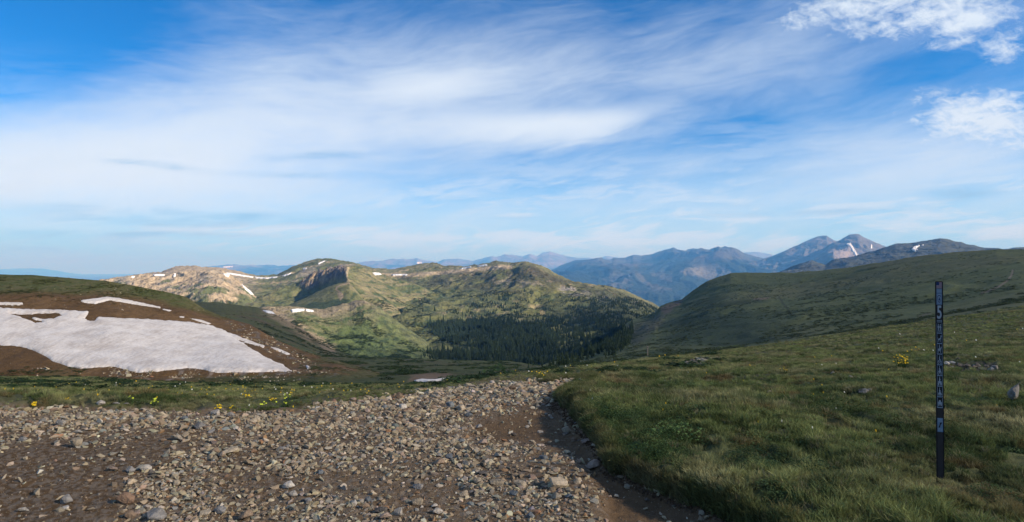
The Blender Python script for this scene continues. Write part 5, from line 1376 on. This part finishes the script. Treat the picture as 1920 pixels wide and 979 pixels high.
def leaf_into(bm, p, ang, l, w):
    d = Vector((math.cos(ang), math.sin(ang), .9)).normalized(); e = Vector((-math.sin(ang), math.cos(ang), 0))
    vs = [p, p + d * l * .5 + e * w, p + d * l, p + d * l * .5 - e * w]
    bm.faces.new([bm.verts.new(v) for v in vs])


def flower_clump(px, py, wpx, label, n=12, L=L_G0, petal=YEL, disc=ORG, group='clumps of yellow flowers', bs=.045, hk=.75, cat='flowers'):
    p = on(L, px, py); k = p[1] / F; Wd = wpx * k; r = random.Random(int(px * 7 + py)); bs = max(bs * .8, 2.4 * k)
    root = link('flower_clump', None, label=label, cat=cat, group=group, loc=p)
    bb, bs_, bl = bmesh.new(), bmesh.new(), bmesh.new()
    for i in range(n):
        x_, y_ = r.uniform(-.5, .5) * Wd, r.uniform(-.4, .4) * Wd; hh = Wd * hk * r.uniform(.35, 1.0)
        t = Vector((x_, y_, hh)); stem_into(bs_, Vector((x_ * .6, y_ * .6, -.03)), t, max(.0022, .3 * k)); bloom_into(bb, t, bs * r.uniform(.75, 1.2), (r.uniform(.2, 1.1), r.uniform(-2.6, -.5)), 8)
        for _ in range(3): leaf_into(bl, Vector((x_ * .6, y_ * .6, -.01)), r.uniform(0, 6.28), Wd * hk * r.uniform(.3, .6), Wd * .03)
    for nm, bm, ms in (('blooms', bb, [petal, disc]), ('stems', bs_, [STEM]), ('leaves', bl, [STEM])):
        me = bpy.data.meshes.new(nm); bm.to_mesh(me); bm.free(); link(nm, me, ms, root)


for (a, b, w, n, lab) in [
    (20, 741, 14, 9, 'yellow flower clump near the picture edge in the left meadow, farther one'), (63, 764, 18, 13, 'yellow flower clump growing right on the left gravel edge'),
    (126, 752, 12, 7, 'small yellow flower clump between the left two clumps and the pale stone'), (465, 748, 18, 10, 'yellow flower clump in mid meadow, left of the densest one'),
    (474, 744, 9, 5, 'little yellow flower tuft touching its larger neighbour'), (510, 752, 17, 16, 'densest golden flower clump in the left meadow'),
    (410, 768, 18, 14, 'golden flower clump directly behind the whitish rim stone'), (437, 768, 14, 9, 'golden flower clump on the gravel edge, right of another'),
    (1691, 692, 20, 20, 'bright golden flower clump in the right meadow left of the marker post'), (1020, 711, 26, 18, 'wide patch of yellow flowers at the far end of the road'),
    (1120, 703, 20, 8, 'faint yellow flower patch on the rise right of the road end'), (1471, 700, 24, 8, 'sparse yellow flower patch in the meadow right of the dark shrubs'), (1721, 661, 14, 6, 'sparse yellow flowers in the meadow above the golden clump')]:
    big = a == 1691
    flower_clump(a, b, w * (1.2 if big else .75), lab, 26 if big else max(4, int(n * .75)), bs=.056 if big else .032, hk=1.15 if big else .75)
for (a, b, w, n, lab) in [(292, 760, 14, 10, 'lime yellow plant behind the road edge in the left meadow'), (533, 762, 26, 12, 'scattered lime flowers on tall stems by the road edge'), (493, 765, 12, 6, 'small lime flower plant left of the scattered lime flowers'),
                          (247, 756, 14, 6, 'thin lime flower plant behind the low grey stones')]:
    flower_clump(a, b, w, lab, n, petal=LIME, disc=LIME, group='lime coloured meadow plants', bs=.03, hk=1.0)
flower_clump(1456, 903, 16, 'lilac flower cluster low in the grass below the meadow', 7, petal=LIL, disc=WHT, group='lilac flowers', bs=.03, hk=.8)
flower_clump(1093, 764, 9, 'lilac flower cluster on the lip of the grassy bank', 5, petal=LIL, disc=WHT, group='lilac flowers', bs=.03, hk=.8)


def small_flower(name, petal):
    bm = bmesh.new(); stem_into(bm, Vector((0, 0, -.3)), Vector((0, 0, 1.0)), .03)
    for f in bm.faces: f.material_index = 2
    bloom_into(bm, Vector((0, 0, 1.0)), .62, (.7, -1.5), 6)
    me = bpy.data.meshes.new(name); bm.to_mesh(me); bm.free()
    for m_ in (petal, ORG if petal is YEL else YEL, STEM): me.materials.append(m_)
    return me


SF = [(small_flower('small_yellow_flower', YEL), 'yellow'), (small_flower('small_white_flower', WHT), 'white')]
P, lerp = sample_layer(L_G0, 130, ingrass * (qy < 940) * (qd > 5) * (qd < 40) * (qx > 0) * (qx < 1920) * (.15 + sstep(-.1, .3, fbm(qX / 2.5, qd / 3, 3, 351))) / np.maximum(qd, 3.5) ** 1.55)
P2, _ = sample_layer(L_G0, 60, ingrass * (qx > 0) * (qx < 720) * (qy > 728) * (qd < 16) * np.clip(fbm(qX / 1.2, qd / 1.5, 3, 353) + .1, 0, 1) / np.maximum(qd, 5))
P = np.concatenate([P, P2]); ppx, ppy = to_px(P)
for i in range(len(P)):
    me, c = SF[0 if random.random() < (.6 if i < 130 else .85) else 1]
    side = 'left' if ppx[i] < 1000 else 'right'
    o = link('wildflower', me, label=f'single tiny {c} flower dotted in the grass {side} of the road', cat='flower', group=f'tiny {c} flowers {side} of the road', loc=P[i])
    k = P[i, 1] / F; o.scale = (k * 3.8 * random.uniform(.7, 1.2),) * 2 + (max(.06, k * 6),); o.rotation_euler = (0, 0, random.uniform(-.5, .5))


# ------------------------------------------------------------------ marker post
def marker_post():
    base = on(L_G0, 1763.5, 908); k = base[1] / F; d = base[1]
    root = link('trail_marker_post', None, label='slim dark brown trail marker post with a white number 5 and stickers', cat='sign', loc=(base[0], base[1], base[2]))
    face = math.atan2(base[0], base[1])
    root.rotation_euler = (0, math.radians(-.35), -face * .72)
    BROWN = flat_mat('post_fibreglass', (.042, .035, .034), .55, .2, 30); RIM = flat_mat('post_edge', (.018, .016, .018), .6)
    W_ = 10.6 * k; top = (908 - 527.5) * k
    bm = bmesh.new()
    def box(bm, x0, x1, y0, y1, z0, z1):
        v = [bm.verts.new((x, y, z)) for z in (z0, z1) for y in (y0, y1) for x in (x0, x1)]
        for f in ((0, 1, 3, 2), (4, 6, 7, 5), (0, 4, 5, 1), (2, 3, 7, 6), (0, 2, 6, 4), (1, 5, 7, 3)): bm.faces.new([v[i] for i in f])
    def done(bm, nm, mats, par, bev=0):
        if bev: bmesh.ops.bevel(bm, geom=list(bm.edges), offset=bev, segments=2, affect='EDGES')
        bmesh.ops.recalc_face_normals(bm, faces=bm.faces)
        me = bpy.data.meshes.new(nm); bm.to_mesh(me); bm.free(); return link(nm, me, mats, par)
    box(bm, -W_ / 2, W_ / 2, 0, .006, -.25, top); done(bm, 'post_blade', BROWN, root, .0015)
    for sx in (-1, 1):
        bm = bmesh.new(); box(bm, sx * W_ / 2 - .003, sx * W_ / 2 + .003, -.003, .012, -.25, top - .002); done(bm, 'edge_rib', RIM, root, .002)
    M = {n: flat_mat('sticker_' + n, c, .5, .12, 60) for n, c in dict(white=(.36, .37, .39), red=(.26, .05, .06), navy=(.035, .05, .12), black=(.022, .02, .024), sky=(.17, .23, .31), pale=(.27, .31, .36)).items()}
    PW, PH = W_ - .007, None
    Zt = lambda py: (908 - py) * k
    lvl = {'n': 0}
    def sheet(nm, polys, mat, par, y):
        """flat printed shapes (x in -0.5..0.5 of the sticker width, z in metres) as a thin sheet"""
        bm = bmesh.new()
        for poly in polys:
            f = bm.faces.new([bm.verts.new((x * PW, y, z)) for x, z in poly])
        r = bmesh.ops.extrude_face_region(bm, geom=list(bm.faces))
        for v in [g for g in r['geom'] if isinstance(g, bmesh.types.BMVert)]: v.co.y -= .0005
        return done(bm, nm, M[mat], par)
    rect = lambda x0, x1, p0, p1: [(x0, Zt(p1)), (x1, Zt(p1)), (x1, Zt(p0)), (x0, Zt(p0))]
    # flag
    fl = sheet('flag_sticker', [rect(-.5, .5, 529, 541)], 'white', root, -.0004)
    sheet('stripe', [rect(-.5, .5, 529 + q * 1.72, 529 + q * 1.72 + .9) for q in range(7)], 'red', fl, -.0010)
    sheet('canton', [rect(-.5, 0, 529, 535)], 'navy', fl, -.0018)
    # forest service style shield badge on a blue grey sticker
    b1 = sheet('text_sticker', [rect(-.5, .5, 542, 549.5)], 'sky', root, -.0004)
    sheet('text_line', [rect(-.42, .42, 543.3 + q * 2, 544.3 + q * 2) for q in range(3)], 'pale', b1, -.0010)
    b2 = sheet('badge_sticker', [rect(-.5, .5, 550, 571.5)], 'sky', root, -.0004)
    sh = lambda s, cy: [(x * s, Zt(cy - y * s * 9)) for x, y in ((-.40, .85), (-.2, .95), (0, 1.0), (.2, .95), (.40, .85), (.44, .2), (.36, -.45), (.18, -.85), (0, -1.0), (-.18, -.85), (-.36, -.45), (-.44, .2))][::-1]
    sheet('badge', [sh(1.0, 560.8)], 'pale', b2, -.0010); sheet('badge_field', [sh(.80, 560.8)], 'navy', b2, -.0018); sheet('badge_ring', [sh(.62, 560.8)], 'pale', b2, -.0026)
    sheet('tree_emblem', [[(-.17, Zt(563)), (.17, Zt(563)), (0, Zt(556.5))], rect(-.04, .04, 563.2, 565.2)], 'navy', b2, -.0034)
    # number five
    cu = bpy.data.curves.new('five', 'FONT'); cu.body = '5'; cu.size = 1.0; cu.extrude = .0; cu.align_x = 'CENTER'; cu.offset = .02
    to = bpy.data.objects.new('five', cu); me = bpy.data.meshes.new_from_object(to)
    bpy.data.objects.remove(to)
    co = np.array([v.co[:] for v in me.vertices]); lo, hi = co.min(0), co.max(0)
    for v in me.vertices:
        v.co = (((v.co.x - lo[0]) / (hi[0] - lo[0]) - .5) * PW * .82, -.0012, Zt(598) + (v.co.y - lo[1]) / (hi[1] - lo[1]) * (598 - 573) * k)
    link('number_five', me, M['white'], root)
    st = sheet('lettering_strip', [rect(-.45, .45, 600.5, 604.5)], 'pale', root, -.0004)
    sheet('lettering', [rect(-.40 + q * .16, -.40 + q * .16 + .10, 601.2, 603.8) for q in range(5)], 'black', st, -.0010)
    # eight pictograms: hikers, dog walker, rider, bicycle, motorcycle, quad, snowmobile, four wheel drive
    disc = lambda x, z, r, n=10, e=1.0: [(x + r * math.cos(6.283 * i / n), z + r * e * math.sin(6.283 * i / n)) for i in range(n)]
    wheel = lambda x, z, r: [[(x + R_ * math.cos(6.283 * t / 10), z + R_ * math.sin(6.283 * t / 10)) for R_, t in ((r, i), (r, i + 1), (r * .6, i + 1), (r * .6, i))] for i in range(10)]
    def hiker(x): return [disc(x, .86, .075), [(x - .10, .76), (x - .07, .42), (x + .08, .42), (x + .08, .76)], [(x - .17, .74), (x - .10, .76), (x - .10, .5), (x - .17, .5)], [(x - .07, .42), (x - .15, .08), (x - .07, .08), (x + .02, .42)], [(x + .01, .42), (x + .09, .08), (x + .17, .08), (x + .08, .42)], [(x + .08, .72), (x + .18, .52), (x + .15, .47), (x + .06, .62)]]
    symbols = [hiker(-.2) + hiker(.2),
               [[(-.32, .42), (.12, .52), (.30, .72), (.38, .68), (.22, .40), (-.28, .28)], [(-.28, .34), (-.36, .10), (-.28, .10), (-.18, .32)], [(.05, .40), (.10, .10), (.18, .10), (.18, .42)], disc(.33, .74, .10), [(-.32, .42), (-.42, .60), (-.38, .62), (-.26, .42)]],
               [[(-.34, .52), (.22, .56), (.22, .34), (-.34, .32)], [(.16, .54), (.32, .76), (.42, .68), (.28, .42)], [(-.34, .36), (-.36, .06), (-.28, .06), (-.22, .36)], [(.10, .38), (.14, .06), (.22, .06), (.22, .38)], [(-.12, .82), (-.12, .50), (.04, .50), (.04, .82)], disc(-.04, .90, .075), [(-.10, .52), (-.02, .24), (.06, .24), (.02, .52)]],
               wheel(-.24, .24, .19) + wheel(.24, .24, .19) + [[(-.26, .24), (-.04, .52), (.02, .48), (-.20, .20)], [(.22, .24), (.12, .58), (.18, .60), (.28, .24)], [(-.06, .52), (.14, .56), (.14, .50), (-.06, .46)], [(-.10, .80), (-.14, .50), (0, .50), (.06, .78)], disc(.02, .88, .075)],
               wheel(-.25, .22, .18) + wheel(.25, .22, .18) + [[(-.28, .34), (-.20, .50), (.16, .50), (.22, .36), (.04, .24), (-.12, .24)], [(.12, .48), (.18, .66), (.24, .64), (.26, .26)], [(-.16, .82), (-.18, .48), (0, .48), (.04, .78)], disc(-.04, .90, .075), [(0, .74), (.18, .64), (.18, .58), (0, .66)]],
               [disc(-.26, .20, .17), disc(.26, .20, .17), [(-.38, .40), (-.30, .50), (.34, .48), (.40, .36), (.12, .26), (-.12, .26)], [(-.14, .84), (-.16, .48), (.02, .48), (.06, .80)], disc(-.02, .91, .07), [(.04, .76), (.20, .62), (.20, .55), (.02, .66)]],
               [[(-.40, .10), (-.36, .18), (.30, .18), (.40, .26), (.44, .22), (.32, .10)], [(-.36, .22), (-.34, .38), (.10, .42), (.34, .34), (.36, .22)], [(-.16, .76), (-.18, .40), (.0, .40), (.04, .72)], disc(-.06, .86, .08), [(.10, .42), (.16, .62), (.20, .60), (.24, .38)], [(.0, .68), (.16, .60), (.14, .54), (0, .6)]],
               [[(-.42, .28), (-.42, .52), (-.30, .54), (-.22, .74), (.14, .74), (.22, .54), (.42, .50), (.42, .28)], disc(-.24, .22, .13), disc(.24, .22, .13)]]
    tops = [606.3, 625.8, 645.6, 665.8, 685.9, 705.8, 725.7, 745.8]
    for t0, sym in zip(tops, symbols):
        h = 17.6
        pl = sheet('pictogram', [rect(-.5, .5, t0, t0 + h)], 'black', root, -.0004)
        sheet('border', [rect(-.5, .5, t0 + h, t0 + h + 1.6), rect(-.5, -.43, t0, t0 + h), rect(.43, .5, t0, t0 + h)], 'pale', pl, -.0010)
        sheet('symbol', [[(x * .84, Zt(t0 + h) + z * h * k) for x, z in poly] for poly in sym], 'white', pl, -.0012)
    # blue sticker low on the post
    bs = sheet('blue_sticker', [rect(-.5, .55, 784, 810)], 'sky', root, -.0004)
    sheet('text_line', [rect(-.42, .45, 785.5 + q * 2.2, 786.6 + q * 2.2) for q in range(3)] + [rect(-.42, .45, 804 + q * 2.2, 805 + q * 2.2) for q in range(2)], 'pale', bs, -.0010)
    sheet('emblem', [[(-.30, Zt(802)), (-.05, Zt(802)), (.12, Zt(796)), (.34, Zt(793.5)), (.34, Zt(792)), (-.02, Zt(792.5)), (-.12, Zt(797))]], 'black', bs, -.0012)


marker_post()


def stake():
    p = on(L_I, 1214, 667); k = p[1] / F
    root = link('wooden_stake', None, label='weathered wooden stake with a forked top standing beyond the meadow edge', cat='post', loc=p)
    WD = flat_mat('weathered_wood', (.20, .175, .14))
    def bar(a, b, r0, r1, nm):
        bm = bmesh.new(); A, B = Vector(a), Vector(b); d = (B - A).normalized(); u = d.orthogonal().normalized(); v = d.cross(u)
        lo = [bm.verts.new(A + (u * math.cos(6.283 * i / 7) + v * math.sin(6.283 * i / 7)) * r0) for i in range(7)]; hi = [bm.verts.new(B + (u * math.cos(6.283 * i / 7) + v * math.sin(6.283 * i / 7)) * r1) for i in range(7)]
        for i in range(7): bm.faces.new((lo[i], lo[(i + 1) % 7], hi[(i + 1) % 7], hi[i]))
        bm.faces.new(hi); me = bpy.data.meshes.new(nm); bm.to_mesh(me); bm.free(); link(nm, me, WD, root)
    bar((0, 0, -.5), (0, 0, 17 * k), 1.2 * k, 1.0 * k, 'shaft')
    bar((0, 0, 14 * k), (-2 * k, 0, 18.5 * k), .8 * k, .6 * k, 'fork'); bar((0, 0, 14 * k), (2 * k, 0, 18.0 * k), .8 * k, .6 * k, 'fork')


stake()
